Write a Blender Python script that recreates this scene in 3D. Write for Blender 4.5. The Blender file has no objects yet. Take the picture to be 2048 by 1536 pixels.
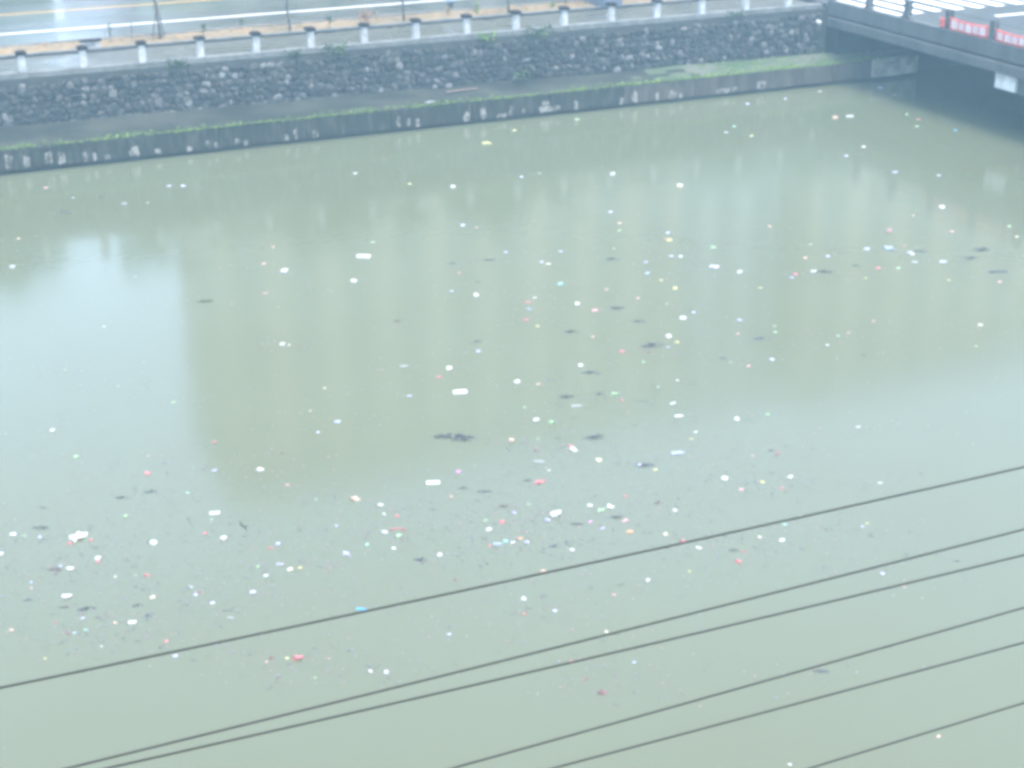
import bpy, math, random
from mathutils import Vector, Matrix, noise

# ------------------------------------------------------------------ camera, sky, sun, exposure
sc = bpy.context.scene
R = math.radians
cam_data = bpy.data.cameras.new('camera')
cam = bpy.data.objects.new('camera', cam_data)
sc.collection.objects.link(cam)
sc.camera = cam
cam_data.sensor_fit = 'HORIZONTAL'
cam_data.sensor_width = 36.0
cam_data.lens = 36.0 * 3096.0 / 2048.0
cam_data.clip_start = 0.1
cam_data.clip_end = 2000.0
_p, _y, _r = R(22.8), R(23.0), R(0.65)
_f = Vector((math.sin(_y) * math.cos(_p), math.cos(_y) * math.cos(_p), -math.sin(_p)))
_rt = Vector((math.cos(_y), -math.sin(_y), 0))
_up = _rt.cross(_f)
_r2 = _rt * math.cos(_r) - _up * math.sin(_r)
_u2 = _rt * math.sin(_r) + _up * math.cos(_r)
cam.matrix_world = Matrix(((_r2.x, _u2.x, -_f.x, 0), (_r2.y, _u2.y, -_f.y, 0), (_r2.z, _u2.z, -_f.z, 16.5), (0, 0, 0, 1)))

SUN_EL, SUN_AZ = R(76), R(175)          # azimuth from +Y towards +X: the sun stands behind cloud, high behind the camera
world = bpy.data.worlds.new('World')
sc.world = world
world.use_nodes = True
wn = world.node_tree
bg = wn.nodes['Background']
sky = wn.nodes.new('ShaderNodeTexSky')
sky.sky_type = 'NISHITA'
sky.sun_disc = False
sky.sun_elevation = SUN_EL
sky.sun_rotation = SUN_AZ
sky.air_density = 1.0
sky.dust_density = 3.0
sky.ozone_density = 1.0
hsv = wn.nodes.new('ShaderNodeHueSaturation')
hsv.inputs['Saturation'].default_value = 0.78
wn.links.new(sky.outputs[0], hsv.inputs['Color'])
wn.links.new(hsv.outputs[0], bg.inputs['Color'])
bg.inputs['Strength'].default_value = 0.14

sun_data = bpy.data.lights.new('sun', 'SUN')
sun_data.energy = 0.5
sun_data.angle = R(25)
sun_data.color = (1.0, 0.97, 0.92)
sun = bpy.data.objects.new('sun', sun_data)
sc.collection.objects.link(sun)
_sd = Vector((math.sin(SUN_AZ) * math.cos(SUN_EL), math.cos(SUN_AZ) * math.cos(SUN_EL), math.sin(SUN_EL)))
sun.rotation_euler = (-_sd).to_track_quat('-Z', 'Y').to_euler()
sun.location = _sd * 60

sc.view_settings.view_transform = 'Standard'
sc.view_settings.look = 'None'
sc.view_settings.gamma = 1.0
sc.view_settings.exposure = 2.64
sc.render.engine = 'CYCLES'
cy = sc.cycles
cy.use_denoising = True
cy.max_bounces = 6
cy.diffuse_bounces = 3
cy.glossy_bounces = 3
cy.volume_bounces = 1
cy.sample_clamp_indirect = 4.0
cy.filter_width = 3.8

# ------------------------------------------------------------------ helpers
rnd = random.Random(7)
COL = sc.collection


def lin(r, g, b):
    return (r, g, b, 1.0)


def mat(name, base, rough=0.8, var=None, scale=3.0, bump=0.0, bscale=30.0, rand=None, island=None, spec=0.3, stretch=(1, 1, 1), cov=(0.4, 0.62), wet=None):
    """A principled material; var = second colour mixed in by noise in place; rand/island = colour spread per object or per piece."""
    m = bpy.data.materials.new(name)
    m.use_nodes = True
    t = m.node_tree
    b = t.nodes['Principled BSDF']
    b.inputs['Roughness'].default_value = rough
    b.inputs['Specular IOR Level'].default_value = spec
    col = None
    geo = t.nodes.new('ShaderNodeNewGeometry')
    mp = t.nodes.new('ShaderNodeMapping')
    mp.inputs['Scale'].default_value = stretch
    t.links.new(geo.outputs['Position'], mp.inputs['Vector'])
    if rand or island:
        ramp = t.nodes.new('ShaderNodeValToRGB')
        cols = rand or island
        el = ramp.color_ramp.elements
        while len(el) < len(cols):
            el.new(0.5)
        for i, (pos, c) in enumerate(cols):
            el[i].position = pos
            el[i].color = lin(*c)
        if rand:
            oi = t.nodes.new('ShaderNodeObjectInfo')
            t.links.new(oi.outputs['Random'], ramp.inputs[0])
        else:
            t.links.new(geo.outputs['Random Per Island'], ramp.inputs[0])
        col = ramp.outputs[0]
    if var:
        nz = t.nodes.new('ShaderNodeTexNoise')
        nz.inputs['Scale'].default_value = scale
        nz.inputs['Detail'].default_value = 6
        nz.inputs['Roughness'].default_value = 0.65
        t.links.new(mp.outputs[0], nz.inputs['Vector'])
        rr = t.nodes.new('ShaderNodeMapRange')
        rr.inputs['From Min'].default_value = cov[0]
        rr.inputs['From Max'].default_value = cov[1]
        t.links.new(nz.outputs['Fac'], rr.inputs['Value'])
        mx = t.nodes.new('ShaderNodeMix')
        mx.data_type = 'RGBA'
        mx.inputs['A'].default_value = lin(*base)
        mx.inputs['B'].default_value = lin(*var)
        if col is not None:
            t.links.new(col, mx.inputs['A'])
        t.links.new(rr.outputs[0], mx.inputs['Factor'])
        col = mx.outputs['Result']
    if wet:                       # patches of standing water: smoother where a broad noise is high
        nw = t.nodes.new('ShaderNodeTexNoise')
        nw.inputs['Scale'].default_value = wet[0]
        nw.inputs['Detail'].default_value = 3
        t.links.new(mp.outputs[0], nw.inputs['Vector'])
        rw = t.nodes.new('ShaderNodeMapRange')
        rw.inputs['From Min'].default_value = 0.45
        rw.inputs['From Max'].default_value = 0.6
        rw.inputs['To Min'].default_value = rough
        rw.inputs['To Max'].default_value = wet[1]
        t.links.new(nw.outputs['Fac'], rw.inputs['Value'])
        t.links.new(rw.outputs[0], b.inputs['Roughness'])
    if col is not None:
        t.links.new(col, b.inputs['Base Color'])
    else:
        b.inputs['Base Color'].default_value = lin(*base)
    if bump:
        nb = t.nodes.new('ShaderNodeTexNoise')
        nb.inputs['Scale'].default_value = bscale
        nb.inputs['Detail'].default_value = 5
        t.links.new(mp.outputs[0], nb.inputs['Vector'])
        bp = t.nodes.new('ShaderNodeBump')
        bp.inputs['Strength'].default_value = bump
        bp.inputs['Distance'].default_value = 0.05
        t.links.new(nb.outputs['Fac'], bp.inputs['Height'])
        t.links.new(bp.outputs[0], b.inputs['Normal'])
    return m


class MB:
    """Collects shapes for one mesh."""

    def __init__(self):
        self.v, self.f, self.mi, self.cur = [], [], [], 0

    def face(self, idx):
        self.f.append(idx)
        self.mi.append(self.cur)

    def quad(self, pts):
        n = len(self.v)
        self.v += [tuple(p) for p in pts]
        self.face(tuple(range(n, n + len(pts))))

    def box(self, x0, x1, y0, y1, z0, z1):
        n = len(self.v)
        self.v += [(x0, y0, z0), (x1, y0, z0), (x1, y1, z0), (x0, y1, z0), (x0, y0, z1), (x1, y0, z1), (x1, y1, z1), (x0, y1, z1)]
        for q in ((0, 3, 2, 1), (4, 5, 6, 7), (0, 1, 5, 4), (1, 2, 6, 5), (2, 3, 7, 6), (3, 0, 4, 7)):
            self.face(tuple(n + i for i in q))
        return self

    def tube(self, pts, radii, seg=8, cap=True):
        pts = [Vector(p) for p in pts]
        if not isinstance(radii, (list, tuple)):
            radii = [radii] * len(pts)
        base = len(self.v)
        for i, p in enumerate(pts):
            d = (pts[min(i + 1, len(pts) - 1)] - pts[max(i - 1, 0)]).normalized()
            a = d.cross(Vector((0, 0, 1)) if abs(d.z) < 0.95 else Vector((1, 0, 0))).normalized()
            b = d.cross(a)
            for k in range(seg):
                t = 2 * math.pi * k / seg
                self.v.append(tuple(p + (a * math.cos(t) + b * math.sin(t)) * radii[i]))
        for i in range(len(pts) - 1):
            for k in range(seg):
                k2 = (k + 1) % seg
                self.face((base + i * seg + k, base + i * seg + k2, base + (i + 1) * seg + k2, base + (i + 1) * seg + k))
        if cap:
            self.face(tuple(base + k for k in range(seg))[::-1])
            self.face(tuple(base + (len(pts) - 1) * seg + k for k in range(seg)))
        return self

    def mesh(self, name, mats, smooth=False):
        me = bpy.data.meshes.new(name)
        me.from_pydata(self.v, [], self.f)
        for m in (mats if isinstance(mats, (list, tuple)) else [mats]):
            me.materials.append(m)
        if any(self.mi):
            me.polygons.foreach_set('material_index', self.mi)
        if smooth:
            me.polygons.foreach_set('use_smooth', [True] * len(self.f))
        me.update()
        return me

    def build(self, name, mats, parent=None, smooth=False, bevel=0.0):
        o = link(name, self.mesh(name, mats, smooth), parent)
        if bevel:
            b = o.modifiers.new('bevel', 'BEVEL')
            b.width = bevel
            b.segments = 2
            b.limit_method = 'ANGLE'
        return o


def link(name, data, parent=None, loc=None, rot=None, scale=None, local=False):
    o = bpy.data.objects.new(name, data)
    COL.objects.link(o)
    if parent is not None:
        o.parent = parent
        if parent.location.length > 0 and not local:      # children of a placed thing are given in world coordinates
            o.matrix_parent_inverse = Matrix.Translation(-parent.location)
    if loc is not None:
        o.location = loc
    if rot is not None:
        o.rotation_euler = rot
    if scale is not None:
        o.scale = scale
    return o


def tag(o, label=None, cat=None, group=None, kind=None):
    for k, v in (('label', label), ('category', cat), ('group', group), ('kind', kind)):
        if v:
            o[k] = v
    return o


def empty(name, loc, label, cat, group=None, rot=None):
    e = bpy.data.objects.new(name, None)
    COL.objects.link(e)
    e.location = loc
    e.empty_display_size = 0.3
    if rot:
        e.rotation_euler = rot
    return tag(e, label, cat, group)


def structure(o):
    o['kind'] = 'structure'
    return o


# ------------------------------------------------------------------ materials
M_CONC = mat('pale_concrete', (0.154, 0.1575, 0.147), 0.8, var=(0.098, 0.105, 0.098), scale=2.2, bump=0.2)
M_CONC_W = mat('limewashed_concrete', (0.44, 0.445, 0.43), 0.8, var=(0.27, 0.275, 0.26), scale=3.0, bump=0.15)
M_BRIDGE = mat('grey_bridge_concrete', (0.08, 0.083, 0.08), 0.8, var=(0.048, 0.051, 0.05), scale=0.9, bump=0.25, stretch=(1, 1, 0.3), cov=(0.42, 0.66))
M_DARKC = mat('dark_concrete', (0.028, 0.0294, 0.028), 0.9, var=(0.0175, 0.0189, 0.0175), scale=1.5, bump=0.2)  # darker concrete for the groove, soffit, girders, abutment and pier columns
M_IRON = mat('dark_iron', (0.008, 0.008, 0.009), 0.8, spec=0.1)
M_CAP = mat('dark_stone_cap', (0.012, 0.011, 0.013), 0.9, var=(0.025, 0.02, 0.018), scale=8, spec=0.1)
M_PAVE = mat('damp_paving', (0.078, 0.076, 0.058), 0.42, var=(0.056, 0.056, 0.044), scale=1.4, bump=0.06, spec=0.35, wet=(0.3, 0.25))
M_SOIL = mat('ochre_earth', (0.21, 0.155, 0.085), 0.9, var=(0.13, 0.105, 0.07), scale=2.6, bump=0.5, bscale=18)
M_LEAFL = mat('fallen_leaves', (0.21, 0.14, 0.056), 0.8, island=[(0.0, (0.21, 0.112, 0.042)), (0.5, (0.294, 0.189, 0.084)), (1.0, (0.112, 0.105, 0.042))])
M_ROAD = mat('wet_asphalt', (0.058, 0.059, 0.052), 0.30, var=(0.08, 0.081, 0.073), scale=0.5, bump=0.04, bscale=40, spec=0.5, stretch=(0.35, 1, 1), wet=(0.3, 0.2))
M_DECK = mat('bridge_asphalt', (0.049, 0.0525, 0.0546), 0.3, var=(0.063, 0.0665, 0.0665), scale=0.7, bump=0.05, bscale=40, spec=0.6)
M_WHITE = mat('white_road_paint', (0.80, 0.80, 0.78), 0.5, var=(0.5, 0.5, 0.48), scale=5.0, cov=(0.5, 0.75))
M_YELLOW = mat('yellow_road_paint', (0.62, 0.36, 0.06), 0.5, var=(0.35, 0.24, 0.08), scale=5.0, cov=(0.5, 0.75))
M_MORTAR = mat('dark_mortar', (0.033, 0.037, 0.035), 0.95, var=(0.052, 0.055, 0.05), scale=2.0, bump=0.5, bscale=22)
STONE_COLS = [(0.0, (0.03, 0.033, 0.033)), (0.38, (0.043, 0.047, 0.044)), (0.7, (0.063, 0.066, 0.062)), (0.9, (0.094, 0.094, 0.09)), (1.0, (0.18, 0.18, 0.172))]
M_STONE = mat('rubble_stone', (0.2, 0.2, 0.2), 0.95, var=(0.03, 0.034, 0.031), scale=1.1, bump=0.7, bscale=9, rand=STONE_COLS, cov=(0.52, 0.8), spec=0.15)
M_STONES = mat('rubble_stone_far', (0.2, 0.2, 0.2), 0.95, var=(0.03, 0.034, 0.031), scale=1.1, bump=0.7, bscale=9, island=STONE_COLS, cov=(0.52, 0.8), spec=0.15)
M_LEDGE = mat('ledge_dirt', (0.012, 0.0145, 0.011), 0.9, var=(0.033, 0.036, 0.027), scale=0.7, bump=0.6, bscale=10, stretch=(0.4, 1, 1))
M_FACE = mat('ledge_concrete', (0.024, 0.027, 0.021), 0.9, var=(0.075, 0.074, 0.06), scale=2.4, bump=0.3, stretch=(1.6, 1, 0.3), cov=(0.48, 0.74))
M_ALGAE = mat('wet_algae', (0.0098, 0.0112, 0.0084), 0.5, var=(0.014, 0.0161, 0.0112), scale=4)
M_PATCH = mat('pale_render', (0.25, 0.24, 0.21), 0.9, var=(0.05, 0.048, 0.04), scale=6, bump=0.3, cov=(0.42, 0.62), stretch=(1, 1, 0.6))
M_FACE2 = mat('brown_ledge_concrete', (0.05, 0.046, 0.036), 0.9, var=(0.09, 0.082, 0.066), scale=1.6, bump=0.3, stretch=(1.5, 1, 0.35))
M_LEDGE2 = mat('pale_mossy_ledge', (0.085, 0.09, 0.07), 0.9, var=(0.035, 0.062, 0.024), scale=0.9, bump=0.5, bscale=10, stretch=(0.5, 1, 1))
M_REDGE = mat('abutment_block', (0.36, 0.35, 0.30), 0.9, var=(0.16, 0.16, 0.14), scale=2.5, bump=0.3)
M_GRASS = mat('bank_grass', (0.1, 0.17, 0.05), 0.8, island=[(0.0, (0.07, 0.13, 0.026)), (0.6, (0.13, 0.24, 0.04)), (1.0, (0.21, 0.26, 0.06))])
M_WEED = mat('weed_leaves', (0.05, 0.08, 0.03), 0.8, island=[(0.0, (0.028, 0.044, 0.022)), (1.0, (0.06, 0.095, 0.035))])
M_LIME = mat('bright_limewash', (0.62, 0.63, 0.61), 0.8, var=(0.45, 0.46, 0.45), scale=2.0, bump=0.1)
M_BARK = mat('bark', (0.10, 0.085, 0.07), 0.9, var=(0.05, 0.045, 0.04), scale=12, bump=0.5, stretch=(1, 1, 0.2))
M_STAKE = mat('weathered_wood', (0.17, 0.14, 0.11), 0.9, var=(0.10, 0.08, 0.07), scale=14, stretch=(1, 1, 0.2))
M_CROWN = mat('tree_leaves', (0.06, 0.1, 0.03), 0.7, island=[(0.0, (0.04, 0.07, 0.02)), (0.5, (0.07, 0.115, 0.03)), (1.0, (0.11, 0.15, 0.045))])
M_FACADE = mat('beige_facade', (0.48, 0.435, 0.34), 0.85, var=(0.43, 0.39, 0.305), scale=0.3)
M_FACADE2 = mat('grey_facade', (0.46, 0.5, 0.51), 0.85, var=(0.42, 0.455, 0.465), scale=0.3)
M_GLASS = mat('window_glass', (0.16, 0.17, 0.16), 0.35, spec=0.4)
M_CABLE = mat('black_cable', (0.02, 0.022, 0.016), 0.6)
M_RED = mat('red_banner_cloth', (0.46, 0.085, 0.075), 0.7, var=(0.50, 0.13, 0.11), scale=2.0)
M_LETTER = mat('banner_letter', (0.5, 0.46, 0.46), 0.7)
M_CAB = mat('blue_grey_metal', (0.13, 0.16, 0.20), 0.45, var=(0.10, 0.12, 0.15), scale=3)
M_ROPE = mat('cord', (0.3, 0.28, 0.24), 0.9)


def water_material():
    m = bpy.data.materials.new('turbid_water')
    m.use_nodes = True
    t = m.node_tree
    b = t.nodes['Principled BSDF']
    geo = t.nodes.new('ShaderNodeNewGeometry')
    n1 = t.nodes.new('ShaderNodeTexNoise')
    n1.inputs['Scale'].default_value = 0.09
    n1.inputs['Detail'].default_value = 5
    t.links.new(geo.outputs['Position'], n1.inputs['Vector'])
    mx = t.nodes.new('ShaderNodeMix')
    mx.data_type = 'RGBA'
    mx.inputs['A'].default_value = WATER_A
    mx.inputs['B'].default_value = WATER_B
    rr = t.nodes.new('ShaderNodeMapRange')
    rr.inputs['From Min'].default_value = 0.35
    rr.inputs['From Max'].default_value = 0.68
    t.links.new(n1.outputs['Fac'], rr.inputs['Value'])
    t.links.new(rr.outputs[0], mx.inputs['Factor'])
    t.links.new(mx.outputs['Result'], b.inputs['Base Color'])
    b.inputs['Roughness'].default_value = 0.115
    b.inputs['IOR'].default_value = 1.41
    n2 = t.nodes.new('ShaderNodeTexNoise')
    n2.inputs['Scale'].default_value = 1.6
    n2.inputs['Detail'].default_value = 4
    t.links.new(geo.outputs['Position'], n2.inputs['Vector'])
    bp = t.nodes.new('ShaderNodeBump')
    bp.inputs['Strength'].default_value = 0.05
    bp.inputs['Distance'].default_value = 0.05
    t.links.new(n2.outputs['Fac'], bp.inputs['Height'])
    t.links.new(bp.outputs[0], b.inputs['Normal'])
    return m


WATER_A = lin(0.084, 0.093, 0.053)
WATER_B = lin(0.088, 0.100, 0.061)
M_WATER = water_material()

# ------------------------------------------------------------------ setting: water, ground, road
ZB = 3.6                                   # level of the far embankment
structure(link('river_water', MB().box(-250, 250, 11, 66.6, -0.6, 0.0).mesh('river_water', M_WATER)))
structure(link('near_bank', MB().box(-250, 250, -250, 10.9, -0.9, 1.6).mesh('near_bank', M_LEDGE)))
structure(link('ground', MB().box(-250, 250, 95.0, 250, 2.4, ZB).mesh('ground', M_PAVE)))
prom = structure(MB().box(-250, 45.75, 67.42, 71.45, 3.3, ZB - 0.004).build('promenade_pavement', M_PAVE))
structure(MB().box(59.2, 250, 67.42, 71.45, 3.3, ZB - 0.004).build('promenade_pavement', M_PAVE))
road = structure(MB().box(-250, 250, 74.0, 94.99, 2.6, ZB).build('road', M_ROAD))


def strip(name, x0, x1, y0, y1, z, m, parent):
    b = MB()
    n = max(1, int((x1 - x0) / 1.5))
    for i in range(n):
        a, c = x0 + (x1 - x0) * i / n, x0 + (x1 - x0) * (i + 1) / n
        b.quad([(a, y0, z), (c, y0, z), (c, y1, z), (a, y1, z)])
    return b.build(name, m, parent)


strip('edge_line', -60, 45, 77.52, 77.74, ZB + 0.004, M_WHITE, road)
strip('centre_line', -60, 120, 83.32, 83.5, ZB + 0.004, M_YELLOW, road)
# earth strip between promenade and road: uneven sheet with kerbs
b = MB()
NX, NY = 200, 8
x0, x1, y0, y1 = -40.0, 45.7, 71.62, 73.78
for i in range(NX + 1):
    for j in range(NY + 1):
        x = x0 + (x1 - x0) * i / NX
        y = y0 + (y1 - y0) * j / NY
        h = 0.10 * noise.noise((x * 0.9, y * 0.9, 0)) + 0.05 * noise.noise((x * 2.7, y * 2.7, 5))
        b.v.append((x, y, ZB + 0.06 + h * (0 if j in (0, NY) else 1)))
for i in range(NX):
    for j in range(NY):
        a = i * (NY + 1) + j
        b.face((a, a + NY + 1, a + NY + 2, a + 1))
soil = structure(b.build('planting_strip', M_SOIL, smooth=True))
kb = MB()
for k in range(86):
    xa = -40 + k
    if xa + 0.99 > 45.7:
        break
    kb.box(xa, xa + 0.985, 71.46, 71.6, 3.3, ZB + 0.11)
    kb.box(xa, xa + 0.985, 73.8, 73.98, 3.3, ZB + 0.12)
structure(kb.build('kerb', M_CONC, bevel=0.012))
b = MB()
for k in range(2600):
    x, y = rnd.uniform(2, 45.5), rnd.uniform(71.0, 74.6)
    if rnd.random() < 0.8 and not 71.65 < y < 73.75:
        continue
    z = ZB + (0.125 if 71.62 < y < 73.78 else 0.006) + rnd.uniform(0, 0.06) * (71.62 < y < 73.78)
    s, a, t = rnd.uniform(0.04, 0.10), rnd.uniform(0, 6.28), rnd.uniform(-0.4, 0.4)
    c, q = math.cos(a) * s, math.sin(a) * s
    b.quad([(x - c, y - q, z), (x + q * 0.5, y - c * 0.5, z + t * s), (x + c, y + q, z + 0.01), (x - q * 0.5, y + c * 0.5, z + 0.3 * s)])
tag(b.build('fallen_leaves', M_LEAFL), 'orange brown fallen leaves on the planting strip', 'leaves', kind='stuff')

# ------------------------------------------------------------------ rubble retaining wall
WT = 3.48


def wall_y(z):
    return 66.72 + 0.09 * (z - 1.2)


wall = empty('retaining_wall', (20, 66.8, 1.2), 'dark rubble stone retaining wall below the white railing posts', 'wall')
b = MB()
n0 = 0
XS = [-60 + 1.0 * i for i in range(107)]
for x in XS:
    b.v += [(x, wall_y(0) + 0.05, -0.5), (x, wall_y(1.2) + 0.05, 1.0), (x, wall_y(WT) + 0.05, WT), (x, 67.9, WT), (x, 67.9, -0.5)]
for i in range(len(XS) - 1):
    for j in range(4):
        a = i * 5 + j
        b.face((a, a + 5, a + 6, a + 1))
b.face((0, 1, 2, 3, 4))
b.face(tuple((len(XS) - 1) * 5 + k for k in (4, 3, 2, 1, 0)))
b.build('wall_core', M_MORTAR, wall)


def stone_shape(r, n):
    ang = sorted(2 * math.pi * (k + r.uniform(-0.3, 0.3)) / n for k in range(n))
    rad = [r.uniform(0.78, 1.12) for _ in range(n)]
    rings = []
    for sc_, y in ((1.0, 0.14), (1.0, -0.005), (0.84, -0.05), (0.45, -0.065)):
        rings.append([(0.5 * sc_ * q * math.copysign(abs(math.cos(a)) ** 0.7, math.cos(a)), y + r.uniform(-0.022, 0.022) * (y < 0), 0.5 * sc_ * q * math.copysign(abs(math.sin(a)) ** 0.7, math.sin(a))) for a, q in zip(ang, rad)])
    v = [p for ring in rings for p in ring]
    f = []
    for k in range(3):
        for i in range(n):
            j = (i + 1) % n
            f.append((k * n + i, k * n + j, (k + 1) * n + j, (k + 1) * n + i))
    f.append(tuple(3 * n + i for i in range(n)))
    return v, f


rs = random.Random(11)
SHAPES = [stone_shape(rs, rs.choice((6, 7, 7, 8))) for _ in range(14)]
SMESH = []
for v, f in SHAPES:
    me = bpy.data.meshes.new('stone')
    me.from_pydata(v, [], f)
    me.materials.append(M_STONE)
    me.update()
    SMESH.append(me)
places = []
z = 1.16
row = 0
SZ = 3.26
while z < SZ - 0.05:
    h = rs.uniform(0.19, 0.29)
    if z + h > SZ:
        h = SZ - z
        if h < 0.13:
            break
    x = -24.0 + rs.uniform(0, 0.3)
    while x < 45.6:
        w = rs.choice((rs.uniform(0.16, 0.30), rs.uniform(0.24, 0.40), rs.uniform(0.34, 0.52)))
        hh = h * rs.uniform(0.75, 1.25)
        cz = z + h / 2 + rs.uniform(-0.08, 0.08)
        places.append((x + w / 2, cz, w * 0.98, min(hh, 2 * (WT + 0.02 - cz)), rs.uniform(-0.5, 0.5), rs.randrange(14)))
        x += w * 0.97
    z += h
    row += 1
seen = sorted([p for p in places if p[0] > 5.2], key=lambda p: p[0])
single, rest = seen[:298], seen[298:] + [p for p in places if p[0] <= 5.2]
for x, z, w, h, a, k in single:
    link('stone', SMESH[k], wall, (x, wall_y(z) + 0.03, z), (R(-5), a, 0), (w, 1.0, h))
b = MB()
for x, z, w, h, a, k in rest:
    v, f = SHAPES[k]
    mtx = Matrix.Translation((x, wall_y(z) + 0.03, z)) @ Matrix.Rotation(R(-5), 4, 'X') @ Matrix.Rotation(a, 4, 'Y') @ Matrix.Diagonal((w, 1, h, 1))
    n = len(b.v)
    b.v += [tuple(mtx @ Vector(p)) for p in v]
    for q in f:
        b.face(tuple(n + i for i in q))
o = b.build('stones', M_STONES, wall)
o['kind'] = 'stuff'
# pale coping beam in cast lengths
for k in range(28):
    xa = -22.6 + k * 2.478 - 0.35
    xb = min(xa + 2.474, 45.74)
    if xa > 45.6:
        break
    dz = rs.uniform(-0.015, 0.015)
    MB().box(xa, xb, 67.0, 67.42, WT + 0.002, 3.74 + dz).build('coping', M_CONC, wall, bevel=0.02)

# ------------------------------------------------------------------ ledge at the water
ledge = empty('concrete_ledge', (22, 65.6, 0), 'low mossy concrete ledge with pale patches along the foot of the stone wall', 'ledge')
b = MB()
NX = 220
prof = [0.0, 0.12, 0.35, 0.65, 0.95, 1.25, 1.62]
for i in range(NX + 1):
    x = -60 + 110.5 * i / NX
    inner = 1.62 - 0.30 * min(1, max(0, (x - 8) / 34.0))
    for j, t in enumerate(prof):
        s = t / 1.62
        z = 1.03 + (inner - 1.03) * s ** 1.2 + (0.07 * noise.noise((x * 0.5, t * 1.6, 3)) + 0.03 * noise.noise((x * 2.2, t * 3, 9))) * (0 if j == 0 else 1)
        b.v.append((x, 65.1 + t, z))
n = len(prof)
for i in range(NX):
    for j in range(n - 1):
        a = i * n + j
        x = b.v[a][0]
        b.cur = 1 if x + 4.0 * noise.noise((x * 0.8, j * 0.7, 7)) > 35.5 else 0
        b.face((a, a + n, a + n + 1, a + 1))
b.build('ledge_top', [M_LEDGE, M_LEDGE2], ledge, smooth=True)
fx = -60.0
rl = random.Random(5)
while fx < 50.4:
    w = 3.9
    xe = min(fx + w, 50.5)
    off = rl.uniform(-0.012, 0.012)
    MB().box(fx, xe - 0.03, 65.1 + off, 66.5, 0.16, 1.02).build('face_panel', M_FACE2 if fx > 31 else M_FACE, ledge, bevel=0.015)
    fx = xe
    if fx >= 50.45:
        break
MB().box(-60, 50.5, 65.14, 66.5, -0.6, 0.158).build('waterline_footing', M_ALGAE, ledge)
PATCH = [(5.18,0.22,0.36,0.63),(5.95,0.2,0.27,0.56),(6.8,0.21,0.34,0.6),(7.33,0.18,0.3,0.57),(8.3,0.22,0.21,0.43),(8.71,0.17,0.19,0.43),(9.16,0.16,0.31,0.25),(10.21,0.22,0.18,0.25),(10.31,0.18,0.37,0.49),(11.28,0.21,0.32,0.24),(12.65,0.14,0.27,0.27),(13.48,0.21,0.22,0.38),(13.86,0.14,0.22,0.33),(14.76,0.24,0.22,0.28),(15.14,0.14,0.22,0.25),(16.94,0.14,0.23,0.39),(17.38,0.19,0.17,0.5),(18.21,0.14,0.29,0.45),(22.15,0.2,0.21,0.57),(22.63,0.21,0.18,0.4),(23.02,0.14,0.24,0.4),(25.36,0.14,0.31,0.47),(26.18,0.14,0.35,0.59),(27.0,0.14,0.5,0.24),(27.62,0.17,0.2,0.5),(28.27,0.22,0.19,0.3),(29.17,0.18,1.1,0.32),(29.3,0.51,0.39,0.24),(30.9,0.16,0.26,0.48),(33.31,0.16,0.27,0.37),(33.95,0.16,0.38,0.64),(35.25,0.16,0.21,0.43),(35.94,0.16,0.52,0.43),(36.53,0.16,0.2,0.31),(38.6,0.16,1.2,0.28),(40.91,0.16,0.51,0.51)]
for x, z, w, h in PATCH:
    m = 16
    pts = []
    for k in range(m):
        a = 2 * math.pi * k / m
        px = 0.5 * math.copysign(abs(math.cos(a)) ** 0.4, math.cos(a)) * rl.uniform(0.62, 1.1)
        pz = 0.5 * math.copysign(abs(math.sin(a)) ** 0.4, math.sin(a)) * rl.uniform(0.55, 1.1)
        pts.append((x + w * (0.5 + px), max(0.165, z + h * (0.5 + pz))))
    b = MB()
    b.v = [(p[0], 65.063, p[1]) for p in pts] + [(p[0], 65.12, p[1]) for p in pts]
    b.face(tuple(range(m)))
    for k in range(m):
        k2 = (k + 1) % m
        b.face((k, m + k, m + k2, k2))
    b.build('render_patch', M_PATCH, ledge)


MB().box(47.65, 50.45, 65.02, 65.6, 0.17, 1.06).build('end_block', M_REDGE, ledge, bevel=0.03)


def tuft(bm, x, y, z, h, n, spread, r):
    for _ in range(n):
        a = r.uniform(0, 6.28)
        d = Vector((math.cos(a), math.sin(a), 0))
        s = Vector((-d.y, d.x, 0))
        bx = Vector((x, y, z)) + d * r.uniform(0, spread * 0.4) + s * r.uniform(-0.03, 0.03)
        hh = h * r.uniform(0.5, 1.1)
        w = r.uniform(0.008, 0.02) + 0.03 * h
        mid = bx + d * spread * 0.35 + Vector((0, 0, hh * 0.7))
        tip = bx + d * spread * r.uniform(0.6, 1.1) + Vector((0, 0, hh * r.uniform(0.6, 1.0)))
        bm.quad([bx - s * w, bx + s * w, mid + s * w * 0.8, mid - s * w * 0.8])
        bm.quad([mid - s * w * 0.8, mid + s * w * 0.8, tip])


rg = random.Random(21)
b = MB()
x = -12.0
while x < 48.5:
    dens = 0.72 + 0.5 * noise.noise((x * 0.3, 2.2, 0)) + 0.25 * noise.noise((x * 1.7, 4.2, 0))
    if dens > 0.2:
        tuft(b, x, 65.12 + rg.uniform(-0.03, 0.22), 1.02, rg.uniform(0.07, 0.13) * (0.4 + dens), 7, 0.13, rg)
    if dens > 0.62 and rg.random() < 0.35:
        tuft(b, x, 65.2 + rg.uniform(0, 0.7), 1.06, 0.16, 6, 0.14, rg)
    x += rg.uniform(0.05, 0.10)
for _ in range(260):       # greener slope towards the bridge
    x = rg.uniform(38, 49)
    t = rg.uniform(0.05, 1.5)
    tuft(b, x, 65.1 + t, 1.03 + 0.2 * t, rg.uniform(0.05, 0.10), 3, 0.1, rg)
tag(b.build('ledge_grass', M_GRASS), 'thin line of bright green grass and moss along the ledge lip', 'grass', kind='stuff')

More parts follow.
